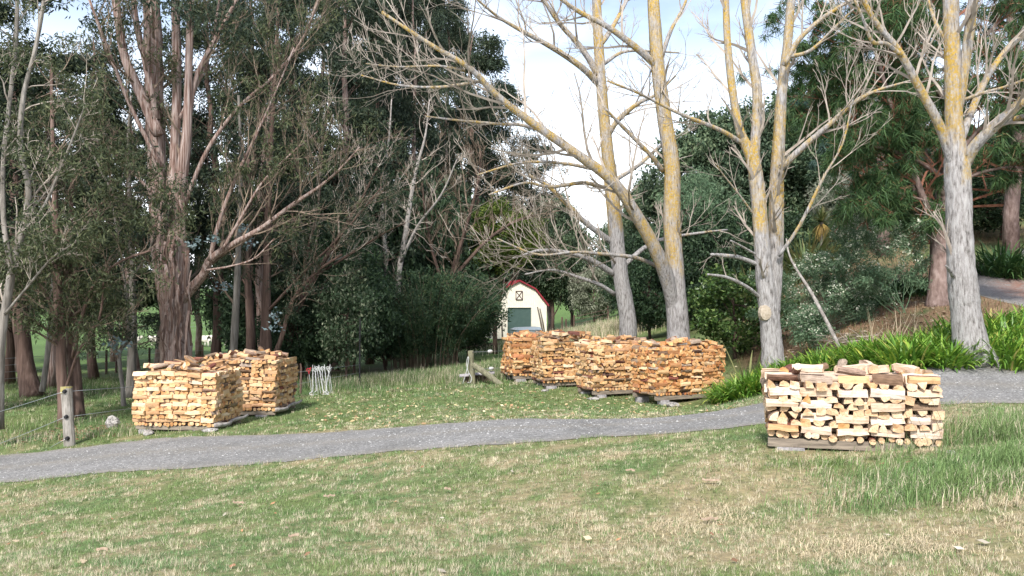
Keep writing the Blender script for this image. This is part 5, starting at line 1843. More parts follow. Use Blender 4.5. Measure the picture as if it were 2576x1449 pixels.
clump('lily_clump', 'low dark clump in the shade at the right edge above the upper drive', 'plant', gpx(1030, 26.4), 0.7, 240, 1.0, 0.06, M['strap_dark'], 814, 0.8)
clump('flax_plant', 'olive flax with upright swords left of the cabbage palm', 'plant', gpx(806, 32), 0.6, 170, 1.9, 0.09, M['flax'], 815, 0.8, droop=(0.2, 1.2), lean=(0.05, 0.6))
clump('flax_plant', 'low olive flax at the foot of the cabbage palm', 'plant', gpx(826, 32), 0.6, 130, 1.2, 0.08, M['flax'], 816, 0.8, droop=(0.3, 1.4))
clump('flax_plant', 'flax half hidden behind the twin-trunked bare tree', 'plant', gpx(752, 30), 0.6, 130, 1.9, 0.09, M['flax'], 817, 0.8, droop=(0.2, 1.0), lean=(0.05, 0.5))
clump('flag_leaf', 'few tall blue-green sword leaves right of the orange firewood row', 'plant', gpx(747, 17.9), 0.16, 9, 1.15, 0.055, M['flax'], 818, 1.0, droop=(0.0, 0.25), lean=(0.05, 0.4))

# cabbage palm
c = gpx(822, 33)
root = empty('cabbage_palm', c, 0, 'small cabbage palm with a skirt of dead leaves on the slope', 'palm')
m = MB()
m.tube([(0, 0, -0.1), (0.03, 0, 0.9), (0, 0, 1.9)], [0.11, 0.09, 0.09], 8)
m.build('trunk', M['gum_grey'], root, smooth=True)
r = np.random.default_rng(821)
m = MB()
k = 170
straps(m, np.zeros(k), np.zeros(k), r.uniform(0.4, 0.7, k), r.uniform(0.035, 0.05, k), r.uniform(0, 6.283, k), r.uniform(0.0, 1.7, k), r.uniform(0.0, 0.5, k), z0=np.full(k, 1.9))
m.build('crown', M['flax'], root)
m = MB()
k = 160
straps(m, np.zeros(k), np.zeros(k), r.uniform(0.5, 0.85, k), r.uniform(0.03, 0.045, k), r.uniform(0, 6.283, k), r.uniform(1.9, 2.7, k), r.uniform(0.3, 0.9, k), z0=np.full(k, 1.85))
m.build('dead_leaf_skirt', M['palm_skirt'], root)


def flowering(label, c, stems, seed, sc):
    r = np.random.default_rng(seed)
    root = empty('flowering_shrub', c, 0, label, 'shrub', 'white-flowering shrubs on the bank')
    tw = Twigs(seed)
    for (dx, dz, L) in stems:
        tw.grow(r.normal(0, 0.12, 3) * np.array([1, 1, 0]), (dx, r.normal(0, 0.15), dz), L * sc, 0.012, 2, up=0.12, spread=0.6, kids=6, wig=0.10, rmin=0.005)
    m = MB()
    tw.into(m)
    tag(m.build('stems', M['featherleaf'], root), kind='stuff')
    tips = np.array(tw.tips)
    m = MB()
    leaves(m, clumps(tips, 0.20, 26, r), 0.10, 0.026, r, droop=0.2)
    m.build('foliage', M['featherleaf'], root)
    zt = tips[:, 2] > np.percentile(tips[:, 2], 25)
    m = MB()
    leaves(m, clumps(tips[zt][r.random(zt.sum()) < 0.65], 0.12, 10, r), 0.055, 0.045, r)
    m.build('blossom', M['flower'], root)
    return root


flowering('tall sprays of a white-flowering shrub left of the pine trunk', gpx(900, 20.9), [(-0.75, 0.7, 2.0), (-0.55, 0.85, 2.2), (-0.3, 1, 2.5), (-0.9, 0.5, 1.8), (0.05, 1, 2.0), (0.3, 0.9, 1.7), (-0.5, 0.6, 1.6)], 831, 1.0)
flowering('low spreading white-flowering shrub beside the dead leaning branch', gpx(816, 21.6), [(-0.7, 0.7, 1.7), (-0.3, 0.95, 1.9), (0.3, 0.95, 1.9), (0.7, 0.7, 1.9), (0.9, 0.4, 1.6), (-0.9, 0.5, 1.4), (0, 1, 1.9), (0.5, 0.8, 1.7)], 832, 1.0)
flowering('thin feathery shrub right behind the twin-trunked bare tree', gpx(802, 19.8), [(-0.3, 0.9, 1.2), (0.3, 0.9, 1.2), (0.6, 0.6, 1.2), (0, 1, 1.1)], 833, 0.8)

# dead branch leaning from the twin trunk
m = MB()
P, Rr = wpath([(2122, 895, 11), (2080, 810, 10), (2040, 735, 9), (2005, 680, 7), (1985, 640, 5), (1978, 600, 4)], 18.4, 10)
P, Rr = wpath([(2122, 895, 11), (2080, 810, 10), (2040, 735, 9), (2005, 680, 7), (1985, 640, 5), (1978, 600, 4)], 17.8, 14, 0.7)
base = P[0].copy()
m.tube(P - base, Rr, 7, wob=0.08, rng=np.random.default_rng(3))
o = m.build('dead_branch', M['greybranch'], smooth=True, loc=base)
tag(o, 'dead grey branch propped slantwise on the bank beside the twin-trunked tree', 'branch')
# pile of twigs on the bank
tw = Twigs(841)
for j in range(60):
    a = tw.r.uniform(0, 6.283)
    tw.grow(np.array([tw.r.normal(0, 0.35), tw.r.normal(0, 0.2), 0.05 + abs(tw.r.normal(0, 0.08))]), (math.cos(a), math.sin(a), 0.05), 0.6, 0.012, 0, up=0, rmin=0.005)
m = MB()
tw.into(m)
tag(m.build('brushwood', M['twig'], loc=gpx(858, 18.6)), 'small heap of brushwood on the leaf-littered bank', 'brushwood', kind='stuff')
# dry stalks on the bank and by the near stack
rng = np.random.default_rng(851)
for nm, lab, px0, px1, d0, d1, k, Lq in [('dry_stalks', 'thin dry stalks standing on the bank right of the brushwood', 865, 925, 16.3, 18.5, 60, 0.9), ('seed_stalks', 'bleached grass stalks leaning at the right end of the pale stack', 925, 960, 8.0, 8.6, 26, 0.75)]:
    px = rng.uniform(px0, px1, k)
    d = rng.uniform(d0, d1, k)
    x = (px - 512) / F * d
    m = MB()
    straps(m, x, d, Lq * rng.uniform(0.5, 1.1, k), np.full(k, 0.012 if d0 > 10 else 0.006), rng.choice([0, math.pi], k) + rng.normal(0, 0.6, k), rng.uniform(0.1, 0.7, k), rng.uniform(0, 0.5, k))
    tag(m.build(nm, M['drystem']), lab, 'grass', kind='stuff')

# ------------------------------------------------------------------ barn
M['cream'] = mat_noise('cream_cladding', [(0.3, (0.70, 0.66, 0.56)), (0.7, (0.78, 0.74, 0.64))], 2.0, bmp=0, rough=0.55)
M['redroof'] = mat_noise('red_roof_steel', [(0.3, (0.20, 0.022, 0.035)), (0.7, (0.28, 0.04, 0.05))], 2.0, bmp=0, rough=0.5)
M['greendoor'] = mat_noise('green_roller_door', [(0.3, (0.075, 0.125, 0.115)), (0.7, (0.10, 0.155, 0.14))], 3.0, bmp=0, rough=0.5)
M['trim_dark'] = mat_flat('dark_window_trim', (0.09, 0.05, 0.045))
DB = 68.0
yaw = math.radians(15)
bc = gpx(519, DB, 0.0)
bc.z = at(519, 338.5, DB).z
barn = empty('barn', bc, yaw, 'cream gambrel barn with dark red roof and green roller door', 'barn')
HWb, EV, KX, KZ, AP, LEN = 2.45, 2.88, 1.42, 4.15, 4.85, 9.0
outl = [(-HWb, 0), (-HWb, EV), (-KX, KZ), (0, AP), (KX, KZ), (HWb, EV), (HWb, 0)]
dxo, dzo = (-1.02, 1.07), 2.62


def topz(x):
    return float(np.interp(x, [p[0] for p in outl[1:6]], [p[1] for p in outl[1:6]]))


def rib_wall(x0, x1, zlo, zhi, parent, name='cladding_panel'):
    """upright ribbed sheet on the gable between x0 and x1"""
    m_ = MB()
    n_ = max(2, int(round((x1 - x0) / 0.19)))
    xs = np.linspace(x0, x1, n_ + 1)
    for a in range(n_):
        xa, xb = xs[a], xs[a + 1]
        xm = xb - 0.05
        for (u0, u1, y_) in ((xa, xm, 0.0), (xm, xb, -0.03)):
            V = [(u0, y_, zlo(u0)), (u1, y_, zlo(u1)), (u1, y_, zhi(u1)), (u0, y_, zhi(u0))]
            V += [(p[0], 0.08, p[2]) for p in V]
            m_.add(V, quads=[(0, 1, 2, 3), (1, 5, 6, 2), (4, 0, 3, 7), (3, 2, 6, 7)])
    return m_.build(name, M['cream'], parent)


front = MB()
front.box(-HWb, HWb, 0.09, 0.12, 0.0, EV - 0.02)
front.build('gable_frame', M['cream'], barn)
rib_wall(-HWb, dxo[0], lambda x: 0, topz, barn)
rib_wall(dxo[0], dxo[1], lambda x: dzo, topz, barn)
rib_wall(dxo[1], HWb, lambda x: 0, topz, barn)
for sx in (-1, 1):                          # side walls, ribbed
    m = MB()
    n_ = 44
    for a in range(n_):
        y0 = 0.12 + a * (LEN - 0.12) / n_
        y1 = 0.12 + (a + 1) * (LEN - 0.12) / n_
        m.box(min(sx * HWb, sx * (HWb - 0.06)), max(sx * HWb, sx * (HWb - 0.06)), y0, y1 - 0.05, 0, EV)
        m.box(min(sx * (HWb + 0.03), sx * (HWb - 0.06)), max(sx * (HWb + 0.03), sx * (HWb - 0.06)), y1 - 0.05, y1, 0, EV)
    m.build('side_wall', M['cream'], barn)
for (a, b2) in (((-HWb - 0.14, EV - 0.12), (-KX, KZ + 0.06)), ((-KX, KZ + 0.06), (0, AP + 0.06)), ((0, AP + 0.06), (KX, KZ + 0.06)), ((KX, KZ + 0.06), (HWb + 0.14, EV - 0.12))):
    m = MB()
    v = np.array([b2[0] - a[0], b2[1] - a[1]])
    nrm = np.array([-v[1], v[0]]) / np.linalg.norm(v)
    n_ = 40
    for k in range(n_):
        y0, y1 = -0.14 + k * (LEN + 0.28) / n_, -0.14 + (k + 1) * (LEN + 0.28) / n_
        for (u0, u1, hgt) in ((y0, y1 - 0.06, 0.04), (y1 - 0.06, y1, 0.075)):
            p = [np.array(a), np.array(b2), np.array(b2) + nrm * hgt, np.array(a) + nrm * hgt]
            V = [(q[0], u0, q[1]) for q in p] + [(q[0], u1, q[1]) for q in p]
            m.add(V, quads=[(3, 2, 1, 0), (4, 5, 6, 7), (0, 1, 5, 4), (2, 3, 7, 6), (1, 2, 6, 5), (3, 0, 4, 7)])
    m.build('roof_slope', M['redroof'], barn)
    m = MB()                                # barge flashing on the gable edge
    p = [np.array(a) - nrm * 0.05, np.array(b2) - nrm * 0.05, np.array(b2) + nrm * 0.08, np.array(a) + nrm * 0.08]
    V = [(q[0], -0.20, q[1]) for q in p] + [(q[0], -0.143, q[1]) for q in p]
    m.add(V, quads=[(0, 1, 2, 3), (7, 6, 5, 4), (3, 2, 6, 7), (1, 0, 4, 5), (0, 3, 7, 4), (2, 1, 5, 6)])
    m.build('barge_flashing', M['redroof'], barn)
door = MB()
n_ = 34
for k in range(n_):
    z0_, z1_ = 0.02 + k * (dzo - 0.04) / n_, 0.02 + (k + 1) * (dzo - 0.04) / n_
    zm = (z0_ + z1_) / 2
    door.add([(dxo[0], 0.07, z0_), (dxo[1], 0.07, z0_), (dxo[1], 0.035, zm), (dxo[0], 0.035, zm), (dxo[1], 0.07, z1_), (dxo[0], 0.07, z1_)], quads=[(0, 1, 2, 3), (3, 2, 4, 5)])
dr = door.build('roller_door', M['greendoor'], barn)
m = MB()
m.box(0.02, 0.2, 0.01, 0.04, 0.72, 0.80)
m.build('handle', M['trim_dark'], dr)
for (x0, x1, z0_, z1_) in ((dxo[0] - 0.05, dxo[0], 0, dzo), (dxo[1], dxo[1] + 0.05, 0, dzo), (dxo[0] - 0.05, dxo[1] + 0.05, dzo, dzo + 0.06)):
    m = MB()
    m.box(x0, x1, -0.045, 0.06, z0_, z1_)
    m.build('door_trim', M['cream'], barn)
wx, wz, ww, wh = 0.0, 3.66, 0.29, 0.36        # loft hatch with crossed brace
hatch = MB()
hatch.box(wx - ww, wx + ww, -0.05, -0.035, wz - wh, wz + wh)
hb = hatch.build('loft_hatch', M['cream'], barn)
m = MB()
for (x0, z0_, x1, z1_) in ((-ww, -wh, ww, -wh), (ww, -wh, ww, wh), (ww, wh, -ww, wh), (-ww, wh, -ww, -wh), (-ww, -wh, ww, wh), (-ww, wh, ww, -wh)):
    d = np.array([x1 - x0, z1_ - z0_])
    nn = np.array([-d[1], d[0]]) / np.linalg.norm(d) * 0.028
    V = [(wx + q[0], y_, wz + q[1]) for y_ in (-0.085, -0.05) for q in ((x0 + nn[0], z0_ + nn[1]), (x0 - nn[0], z0_ - nn[1]), (x1 - nn[0], z1_ - nn[1]), (x1 + nn[0], z1_ + nn[1]))]
    m.add(V, quads=[(0, 1, 2, 3), (7, 6, 5, 4), (0, 4, 5, 1), (1, 5, 6, 2), (2, 6, 7, 3), (3, 7, 4, 0)])
m.build('hatch_frame', M['trim_dark'], hb)
m = MB()
m.box(-HWb - 0.075, -HWb - 0.035, 2.2, 3.2, 0.0, 2.1)
m.build('side_door', M['greendoor'], barn)

# trailer parked before the door
M['greymetal'] = mat_flat('grey_trailer_cover', (0.20, 0.24, 0.27), 0.45)
M['tyre'] = mat_flat('black_tyre', (0.02, 0.02, 0.022), 0.8)
M['plate'] = mat_flat('yellow_plate', (0.62, 0.55, 0.10))
tr = empty('trailer', at(529.5, 340.5, 60), math.radians(14), 'grey covered trailer parked before the green barn door', 'trailer')
m = MB()
V = [(-0.95, 0, 0.35), (0.85, 0, 0.35), (0.85, 2.0, 0.35), (-0.95, 2.0, 0.35), (-1.0, -0.05, 0.80), (0.9, -0.05, 0.80), (0.9, 2.0, 0.80), (-1.0, 2.0, 0.80)]
m.add(V, quads=[(3, 2, 1, 0), (0, 1, 5, 4), (1, 2, 6, 5), (2, 3, 7, 6), (3, 0, 4, 7)])
m.build('body', M['greymetal'], tr)
m = MB()
V = [(-1.03, -0.08, 0.79), (0.93, -0.08, 0.79), (0.93, 2.05, 0.79), (-1.03, 2.05, 0.79), (-0.7, 0.3, 0.95), (0.9, 0.2, 1.0), (0.9, 1.8, 1.0), (-0.7, 1.8, 0.95)]
m.add(V, quads=[(3, 2, 1, 0), (4, 5, 6, 7), (0, 1, 5, 4), (1, 2, 6, 5), (2, 3, 7, 6), (3, 0, 4, 7)])
m.build('cover', M['greymetal'], tr)
for x in (-0.9, 0.74):
    m = MB()
    m.tube([(x, 1.0, 0.3), (x + 0.16, 1.0, 0.3)], [0.3, 0.3], 16)
    m.build('wheel', M['tyre'], tr)
m = MB()
m.box(-0.5, -0.1, -0.075, -0.055, 0.62, 0.74)
m.build('number_plate', M['plate'], tr)

# old posts leaning on the barn and a heap of rotten timber
M['oldwood'] = mat_noise('old_grey_timber', [(0.3, (0.07, 0.06, 0.05)), (0.7, (0.20, 0.17, 0.14))], 1, (14, 14, 2), coord='Position')
for k, (x0, y0, x1, y1, w, lab) in enumerate([(1368, 845, 1352, 772, 5, 'old post leaning against the right corner of the barn'), (1373, 847, 1358, 776, 4, 'second old post leaning at the right corner of the barn'),
                                              (1264, 850, 1262, 808, 4, 'thin stake standing left of the green barn door'), (1245, 850, 1240, 822, 6, 'short weathered stump left of the green barn door'), (1301, 850, 1301, 826, 4, 'short dark stake before the green barn door')]):
    P, Rr = wpath([(x0, y0 + 8, w), ((x0 + x1) / 2, (y0 + y1) / 2, w), (x1, y1, w * .7)], 64.5 if k < 2 else 62, 5)
    m = MB()
    m.tube(P - P[0], Rr, 6, wob=0.15, rng=np.random.default_rng(k))
    tag(m.build('old_post', M['oldwood'], loc=P[0]), lab, 'post')
r = random.Random(9)
hp = empty('timber_heap', gpx(486, 55), 0.2, 'heap of dark rotten timber at the left foot of the barn', 'timber heap')
for k in range(22):
    m = MB()
    L = r.uniform(0.5, 1.3)
    m.tube([(-L / 2, 0, 0), (0, r.uniform(-.05, .05), 0), (L / 2, 0, 0)], [0.06, 0.07, 0.05], 6, wob=0.15, rng=np.random.default_rng(k))
    m.build('timber', M['bark_dark'] if k % 3 else M['gum_red'], hp, loc=(r.gauss(0, 0.5), r.gauss(0, 0.3), 0.08 + abs(r.gauss(0, 0.25))), rot=(0, r.gauss(0, 0.25), r.uniform(0, 3.1)))

# ------------------------------------------------------------------ fences
M['post'] = mat_noise('weathered_post', [(0.3, (0.14, 0.13, 0.11)), (0.55, (0.27, 0.25, 0.22)), (0.75, (0.36, 0.34, 0.31))], 1, (18, 18, 3), coord='Position', bmp=0.7)
M['mossy'] = mat_noise('mossy_post', [(0.3, (0.10, 0.10, 0.06)), (0.55, (0.20, 0.19, 0.13)), (0.75, (0.26, 0.26, 0.14))], 1, (18, 18, 3), coord='Position', bmp=0.7)
M['lichen'] = mat_noise('yellow_lichen', [(0.35, (0.24, 0.22, 0.15)), (0.6, (0.34, 0.29, 0.09))], 20)
M['wire'] = mat_flat('galvanised_wire', (0.35, 0.37, 0.38), 0.4, 0.6)
M['white'] = mat_flat('white_plastic', (0.48, 0.49, 0.48), 0.45, var=0.05)
M['black'] = mat_flat('black_steel', (0.02, 0.02, 0.022), 0.6)
M['redplastic'] = mat_flat('red_plastic', (0.50, 0.03, 0.05), 0.45)

PA = gpx(180 * S, 16.9)
topA = atd(167, 973, 17.05)
lean = (topA - PA)
fen = empty('wire_fence', PA, 0, 'wire fence on a leaning grey post left of the golden stacks', 'fence')
m = MB()
m.tube([(0, 0, -0.3), (0, 0, 0), tuple(lean * 0.5), tuple(lean)], [0.115, 0.112, 0.108, 0.112], 14, wob=0.03, rng=np.random.default_rng(1))
po = m.build('post', M['post'], fen)
m = MB()
q = lean * 0.94
m.tube([(q.x - 0.004, q.y, q.z - 0.06), (lean.x, lean.y, lean.z + 0.006)], [0.1155, 0.1165], 14)
m.build('lichen_patch', M['lichen'], po)
insA = []
for f in (0.93, 0.50, 0.14):
    m = MB()
    q = lean * f
    m.tube([(q.x + 0.02, q.y - 0.10, q.z), (q.x + 0.02, q.y - 0.16, q.z)], [0.045, 0.03], 10)
    m.build('insulator', M['black'], po)
    insA.append(Vector((q.x + 0.02, q.y - 0.15, q.z)))
farB = gpx(360, 27)
ends = [(atd(-60, 1052, 17.5), farB + Vector((0, 0, 0.72))), (atd(-60, 1138, 17.5), farB + Vector((0, 0, 0.45))), (atd(-60, 1222, 17.5), None)]
for k, (a, e) in enumerate(ends):
    for other in (a, e):
        if other is None:
            continue
        s0 = insA[k]
        e0 = other - PA
        n_ = 12
        P = [s0.lerp(e0, t) - Vector((0, 0, 0.05 * math.sin(math.pi * t) * (e0 - s0).length / 8)) for t in np.linspace(0, 1, n_)]
        m = MB()
        m.tube(P, np.full(n_, 0.0055), 5)
        m.build('wire', M['wire'], fen, smooth=True)

st_o = empty('fence_standard', farB, 0, 'thin black steel fence standard between the white standards and the bamboo', 'fence post')
m = MB()
m.tube([(0, 0, -0.3), (0.0, 0, 1.5), tuple(atd(906, 800, 27) - farB)], [0.03, 0.028, 0.024], 6)
m.build('standard', M['black'], st_o)

# braced timber post and its short wires
PB_ = gpx(1189 * S, 25.2)
br = empty('braced_post', PB_, 0, 'braced timber strainer post with white insulators beside the orange row', 'fence post')
tp = atd(1184, 882, 25.2) - PB_
m = MB()
m.tube([(0, 0, -0.2), (0, 0, 0.02), tuple(tp * 0.5), tuple(tp)], [0.105, 0.10, 0.095, 0.095], 12, wob=0.04, rng=np.random.default_rng(2))
m.build('post', M['mossy'], br)
q0 = tp * 0.60
q1 = atd(1262, 966, 24.6) - PB_
m = MB()
m.tube([tuple(q0), tuple(q0.lerp(q1, 0.5)), tuple(q1 - Vector((0, 0, 0.05)))], [0.085, 0.085, 0.085], 10, wob=0.05, rng=np.random.default_rng(3))
m.build('brace', M['mossy'], br)
for (y0, xi, yi) in ((886, 1233, 884), (930, 1236, 927)):
    s0 = atd(1188, y0, 25.1) - PB_
    i0 = atd(xi, yi, 25.6) - PB_
    e0 = i0 + (i0 - s0) * 3.0
    m = MB()
    m.tube([tuple(s0), tuple(i0)], [0.007, 0.007], 5)
    m.tube([tuple(i0), tuple(e0)], [0.005, 0.005], 5)
    m.build('wire', M['wire'], br)
    m = MB()
    dr_ = (i0 - s0).normalized()
    m.tube([tuple(i0 - dr_ * 0.09), tuple(i0 - dr_ * 0.05), tuple(i0 + dr_ * 0.05), tuple(i0 + dr_ * 0.09)], [0.03, 0.055, 0.055, 0.03], 10)
    m.build('insulator', M['white'], br, smooth=True)
# board lying across behind it, white hose draped by it
c = atd(1200, 941, 25.6)
m = MB()
m.box(-0.56, 0.56, -0.10, 0.10, -0.015, 0.015)
o = m.build('trough_board', M['block'], loc=c, rot=(0.25, -0.09, 0.05))
m2 = MB()
m2.box(-0.42, 0.45, 0.0, 0.10, -0.26, -0.018)
m2.build('underside', M['bark_dark'], o)
tag(o, 'pale grey board lying across bricks behind the braced post', 'board')
m = MB()
P = np.array([tuple(atd(x, y, 25.0)) for x, y in spline([(1164, 966), (1172, 940), (1179, 905), (1177, 898), (1174, 915), (1178, 935), (1186, 950), (1183, 962), (1176, 962)], 30)])
b0 = P[0].copy()
m.tube(P - b0, np.full(30, 0.012), 6)
tag(m.build('hose', M['white'], loc=b0, smooth=True), 'loop of white hose hung left of the braced post', 'hose')

M['scrap'] = mat_noise('bark_scrap', [(0.3, (0.18, 0.12, 0.08)), (0.7, (0.38, 0.30, 0.22))], 30)
# stone and lump by the left stack, stones at the stacks' feet
M['palestone'] = mat_noise('pale_stone', [(0.35, (0.08, 0.075, 0.07)), (0.52, (0.30, 0.285, 0.265)), (0.75, (0.48, 0.46, 0.43))], 22)


def rock(loc, s, seed, label, cat='stone', mat='palestone', group=None):
    import bmesh
    bm = bmesh.new()
    bmesh.ops.create_icosphere(bm, subdivisions=2, radius=1.0)
    r = random.Random(seed)
    off = [Vector((r.gauss(0, 1), r.gauss(0, 1), r.gauss(0, 1))).normalized() for _ in range(7)]
    for v in bm.verts:
        n_ = v.co.normalized()
        k = 0.7 + sum(0.2 * max(0, n_.dot(q)) ** 3 for q in off) + r.uniform(-0.12, 0.12)
        v.co = Vector((n_.x * s[0] * k, n_.y * s[1] * k, n_.z * s[2] * k))
    me = bpy.data.meshes.new('stone')
    bm.to_mesh(me)
    bm.free()
    me.materials.append(M[mat])
    return tag(link('stone', me, None, loc, (0, 0, r.uniform(0, 6))), label, cat, group)


rock(gpx(113.5, 18.6, 0.14), (0.20, 0.16, 0.17), 1, 'pale pitted stone lump between the leaning post and the golden stack', 'stone')
for k, (px, d, s_, lab) in enumerate([(150, 17.4, 0.16, 'flat white stone under the left end of the first golden stack'), (211, 17.2, 0.15, 'white stone under the right corner of the first golden stack'), (594, 20.7, 0.14, 'white stone at the foot of the second orange stack'),
                                      (672, 18.9, 0.20, 'long pale stone under the rail of the rightmost orange stack'), (722, 19.6, 0.2, 'pale stone at the right corner of the rightmost orange stack'), (545, 22.5, 0.13, 'small pale stone at the foot of the third orange stack'),
                                      (950, 7.9, 0.055, 'small grey stone in the long grass right of the pale stack')]):
    rock(gpx(px, d, s_ * 0.15), (s_ * 1.3, s_ * 0.9, s_ * 0.4), 20 + k, lab, group='pale stones at the foot of the stacks')
for k, (px, py, d, L) in enumerate([(710, 470, 7.6, 0.16), (708, 518, 6.2, 0.15), (240, 428 + 44, 8.6, 0.12), (330, 476, 8.4, 0.12), (630, 457, 8.4, 0.10), (448, 475, 8.2, 0.07), (295, 532, 6.0, 0.08), (105, 545, 5.9, 0.09)]):
    rr = random.Random(k)
    m = MB()
    n_ = 6
    xs = np.linspace(-L / 2, L / 2, n_)
    V = []
    for x in xs:
        w_ = 0.018 * rr.uniform(0.6, 1.2)
        zz_ = 0.02 + 0.02 * rr.random()
        V += [(x, -w_, zz_ - 0.008), (x, 0, zz_ + 0.008), (x, w_, zz_ - 0.008)]
    Q = []
    for a in range(n_ - 1):
        Q += [(a * 3, a * 3 + 1, a * 3 + 4, a * 3 + 3), (a * 3 + 1, a * 3 + 2, a * 3 + 5, a * 3 + 4)]
    m.add(V, quads=Q)
    p = gpx(px, d, 0.015)
    nm = ['curled tan bark scrap left of the pale firewood stack', 'broken tan bark scrap in the straw grass below the pale stack', 'dark bark scrap on the lawn just below the drive', 'pale chip beside a twig, below the middle of the drive',
          'russet bark chip near the lower edge of the drive', 'small russet chip left of the lawn centre', 'pale chip low on the left of the lawn', 'russet bark chip at the lower left of the lawn'][k]
    tag(m.build('bark_scrap', M['scrap'], loc=p, rot=(0, 0, rr.uniform(-0.6, 0.6))), nm, 'bark')

# ------------------------------------------------------------------ white standards leaning on the wire
def tread_in(label, foot, top, seed, flip=1):
    """plastic tread-in standard: ribbed stem with clips, cranked foot and spike"""
    root = empty('tread_in_standard', foot, 0, label, 'fence standard', 'white fence standards')
    u = (top - foot)
    m = MB()
    f = 0.14
    a = u * f
    m.tube([tuple(a), tuple(u * 0.55), tuple(u)], [0.0115, 0.010, 0.008], 6)
    m.build('stem', M['white'], root)
    m = MB()
    k = flip * 0.10
    m.tube([tuple(a), (a.x - k, a.y, a.z - 0.07), (-k, 0, 0.05), (-k + flip * 0.02, 0, 0.015), (flip * 0.05, 0, 0.012)], [0.014, 0.016, 0.016, 0.016, 0.014], 6)
    m.build('foot', M['white'], root)
    for q in range(8):
        p = u * (0.22 + q * 0.095)
        m = MB()
        s_ = 1 if q % 2 else -1
        m.tube([tuple(p), (p.x + s_ * 0.024, p.y, p.z + 0.004), (p.x + s_ * 0.028, p.y, p.z + 0.022)], [0.005, 0.005, 0.004], 4)
        m.build('clip', M['white'], root)


def pigtail(label, foot, top, mat, seed):
    """thin rod with a ring on top"""
    root = empty('pigtail_standard', foot, 0, label, 'fence standard', 'white fence standards')
    u = (top - foot)
    m = MB()
    m.tube([(0, 0, -0.05), tuple(u * 0.5), tuple(u * 0.93)], [0.007, 0.007, 0.007], 5)
    m.build('rod', M['white'], root)
    m = MB()
    c_ = u + Vector((0.0, 0, 0.02))
    P = [tuple(u * 0.86), tuple(u * 0.95)]
    for a in np.linspace(-1.4, 4.2, 14):
        P.append((c_.x + 0.055 * math.cos(a), c_.y, c_.z + 0.055 * math.sin(a)))
    P.append((c_.x + 0.08, c_.y, c_.z + 0.08))
    m.tube(P, np.full(len(P), 0.010), 6)
    m.build('ring', mat, root)


ZS = 300.0 / 1739 / 4                       # the close-up of the standards
zp = lambda x, y, d: at(1150 / 4 + x * ZS, 1400 / 4 + y * ZS, d)
ds = 24.3
for k, (xb, yb, xt, yt, fl, lab) in enumerate([
    (590, 1050, 585, 345, 1, 'white tread-in standard at the left of the bundle, next to the red-topped rod'),
    (680, 1050, 632, 365, 1, 'white tread-in standard second from the left of the bundle'),
    (840, 1035, 722, 345, -1, 'white tread-in standard in the middle with its foot turned right'),
    (868, 1030, 988, 330, -1, 'white tread-in standard leaning right across the bundle'),
    (925, 1000, 855, 335, 1, 'dull grey-white tread-in standard at the back of the bundle')]):
    b_ = zp(xb, yb, ds + 0.1 * (k % 2))
    b_.z = g1(b_.x, b_.y)
    tread_in(lab, b_, zp(xt, yt, ds + 0.25), k, fl)
for k, (xb, yb, xt, yt, mt, lab) in enumerate([
    (575, 960, 488, 480, 'redplastic', 'thin standard with a red looped top'),
    (775, 1010, 685, 440, 'white', 'thin ring-topped standard, first white loop from the left'),
    (720, 930, 640, 475, 'white', 'thin ring-topped standard low in the left of the bundle'),
    (960, 1000, 750, 465, 'white', 'thin ring-topped standard slanting behind the middle'),
    (825, 880, 810, 440, 'white', 'thin upright ring-topped standard with its loop in the middle'),
    (1000, 1015, 940, 440, 'white', 'thin ring-topped standard second from the right'),
    (1045, 1000, 965, 470, 'white', 'thin ring-topped standard at the right end of the bundle')]):
    b_ = zp(xb, yb, ds + 0.15)
    b_.z = g1(b_.x, b_.y)
    pigtail(lab, b_, zp(xt, yt, ds + 0.3), M[mt], k)
# the stick the bundle's wire is tied to
b_ = gpx(301, 24.8)
m = MB()
m.tube([(0, 0, -0.1), (0.02, 0, 0.8), tuple(zp(300, 310, 24.8) - b_)], [0.03, 0.03, 0.02], 6)
tag(m.build('wooden_stake', M['gum_red'], loc=b_), 'thin reddish stake left of the white standards', 'stake')

# ------------------------------------------------------------------ paddock fence and gate, far off
def line_fence(label, pts, h, rp, nw, mat, wires=True, group=None):
    root = empty('paddock_fence', pts[0], 0, label, 'fence', group)
    p0_ = pts[0]
    for p in pts:
        m_ = MB()
        q = p - p0_
        m_.tube([(q.x, q.y, q.z - 0.2), (q.x, q.y, q.z + h)], [rp, rp * 0.9], 7)
        m_.build('post', mat, root)
    for k in range(nw):
        m_ = MB()
        P_ = [tuple(p - p0_ + Vector((0, -rp, h * (0.25 + 0.7 * k / max(1, nw - 1))))) for p in pts]
        m_.tube(P_, np.full(len(P_), 0.008), 4)
        m_.build('wire', M['wire'], root)
    return root


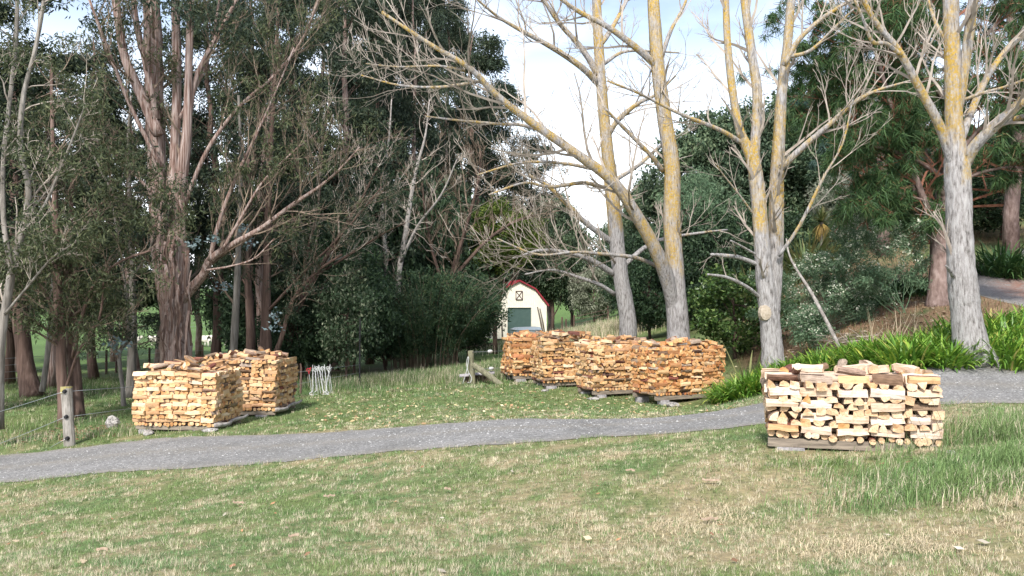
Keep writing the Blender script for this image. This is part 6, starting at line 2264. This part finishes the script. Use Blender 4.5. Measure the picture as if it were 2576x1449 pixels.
line_fence('dark post and wire fence crossing the paddock behind the trunks at the left', [gpx(px, d) for px, d in [(-20, 31), (20, 32), (47, 33), (78, 35), (107, 38), (117, 39), (150, 42), (176, 45), (203, 47), (212, 48), (221, 49), (229, 50), (237, 51), (244, 52), (262, 54)]], 1.15, 0.06, 4, M['bark_dark'])
line_fence('far pale fence along the top of the sheep paddock', [gpx(px, d) for px, d in [(40, 100), (80, 100), (120, 100), (160, 100), (200, 100), (240, 100), (280, 100)]], 1.2, 0.06, 3, M['post'])
gt = empty('paddock_gate', gpx(581, 74), 0, 'low wire gate between dark posts at the far paddock right of the barn', 'gate')
for (px, h_, nm) in ((562, 1.25, 'post'), (574.0, 1.2, 'post'), (608, 1.35, 'post'), (566, 1.0, 'post')):
    q = gpx(px, 74) - gt.location
    m = MB()
    m.tube([(q.x, q.y, q.z - 0.2), (q.x, q.y, q.z + h_)], [0.09, 0.08], 7)
    m.build(nm, M['bark_dark'], gt)
qa, qb = gpx(574.5, 74) - gt.location, gpx(608, 74) - gt.location
for h_ in (1.05, 0.7, 0.35):
    m = MB()
    m.tube([tuple(qa + Vector((0, -0.05, h_))), tuple(qb + Vector((0, -0.05, h_)))], [0.025, 0.025], 5)
    m.build('rail', M['bark_dark'], gt)

# ------------------------------------------------------------------ sheep
M['wool'] = mat_noise('wool', [(0.3, (0.50, 0.46, 0.38)), (0.7, (0.74, 0.71, 0.63))], 14, bmp=0.9, bd=0.03)


def sheep_mesh():
    v = [(0, 0, .62), (.32, 0, .64), (-.32, 0, .62), (.52, 0, .80), (.66, 0, .92), (.80, 0, .86), (.32, .13, .40), (.32, .13, .03), (.32, -.13, .40), (.32, -.13, .03), (-.34, .13, .42), (-.36, .13, .03), (-.34, -.13, .42), (-.36, -.13, .03), (.62, .12, .98), (.62, -.12, .98), (-.52, 0, .55)]
    e = [(0, 1), (0, 2), (1, 3), (3, 4), (4, 5), (1, 6), (6, 7), (1, 8), (8, 9), (2, 10), (10, 11), (2, 12), (12, 13), (4, 14), (4, 15), (2, 16)]
    rad = [.30, .27, .28, .15, .10, .06, .08, .035, .08, .035, .09, .035, .09, .035, .025, .025, .04]
    me = bpy.data.meshes.new('sheep_skeleton')
    me.from_pydata(v, e, [])
    ob = bpy.data.objects.new('sheep_skeleton', me)
    COL.objects.link(ob)
    ob.modifiers.new('skin', 'SKIN')
    for k, sv in enumerate(me.skin_vertices[0].data):
        sv.radius = (rad[k], rad[k])
        sv.use_root = (k == 0)
    ss_ = ob.modifiers.new('subsurf', 'SUBSURF')
    ss_.levels = 2
    ss_.render_levels = 2
    dg = bpy.context.evaluated_depsgraph_get()
    out = bpy.data.meshes.new_from_object(ob.evaluated_get(dg))
    bpy.data.objects.remove(ob)
    out.materials.clear()
    out.materials.append(M['wool'])
    for p in out.polygons:
        p.use_smooth = True
    return out


SM = sheep_mesh()
for (px, d, rz, lab) in [(206, 74, 2.9, 'white sheep standing with another in the gap right of the great gum'), (210, 75.5, 0.5, 'white sheep turned away beside its companion right of the great gum'), (230, 76, 0.2, 'white sheep partly behind a dark trunk, right of the pair'),
                         (157, 72, 3.0, 'white sheep seen left of the great gum, above the golden stack'), (133, 70, 0.4, 'white sheep between thin trunks, left of the great gum'), (300, 80, 2.0, 'pale sheep far off in the gap behind the white standards')]:
    tag(link('sheep', SM, None, gpx(px, d), (0, 0, rz), (1.1, 1.1, 1.1)), lab, 'sheep', 'sheep in the paddock')
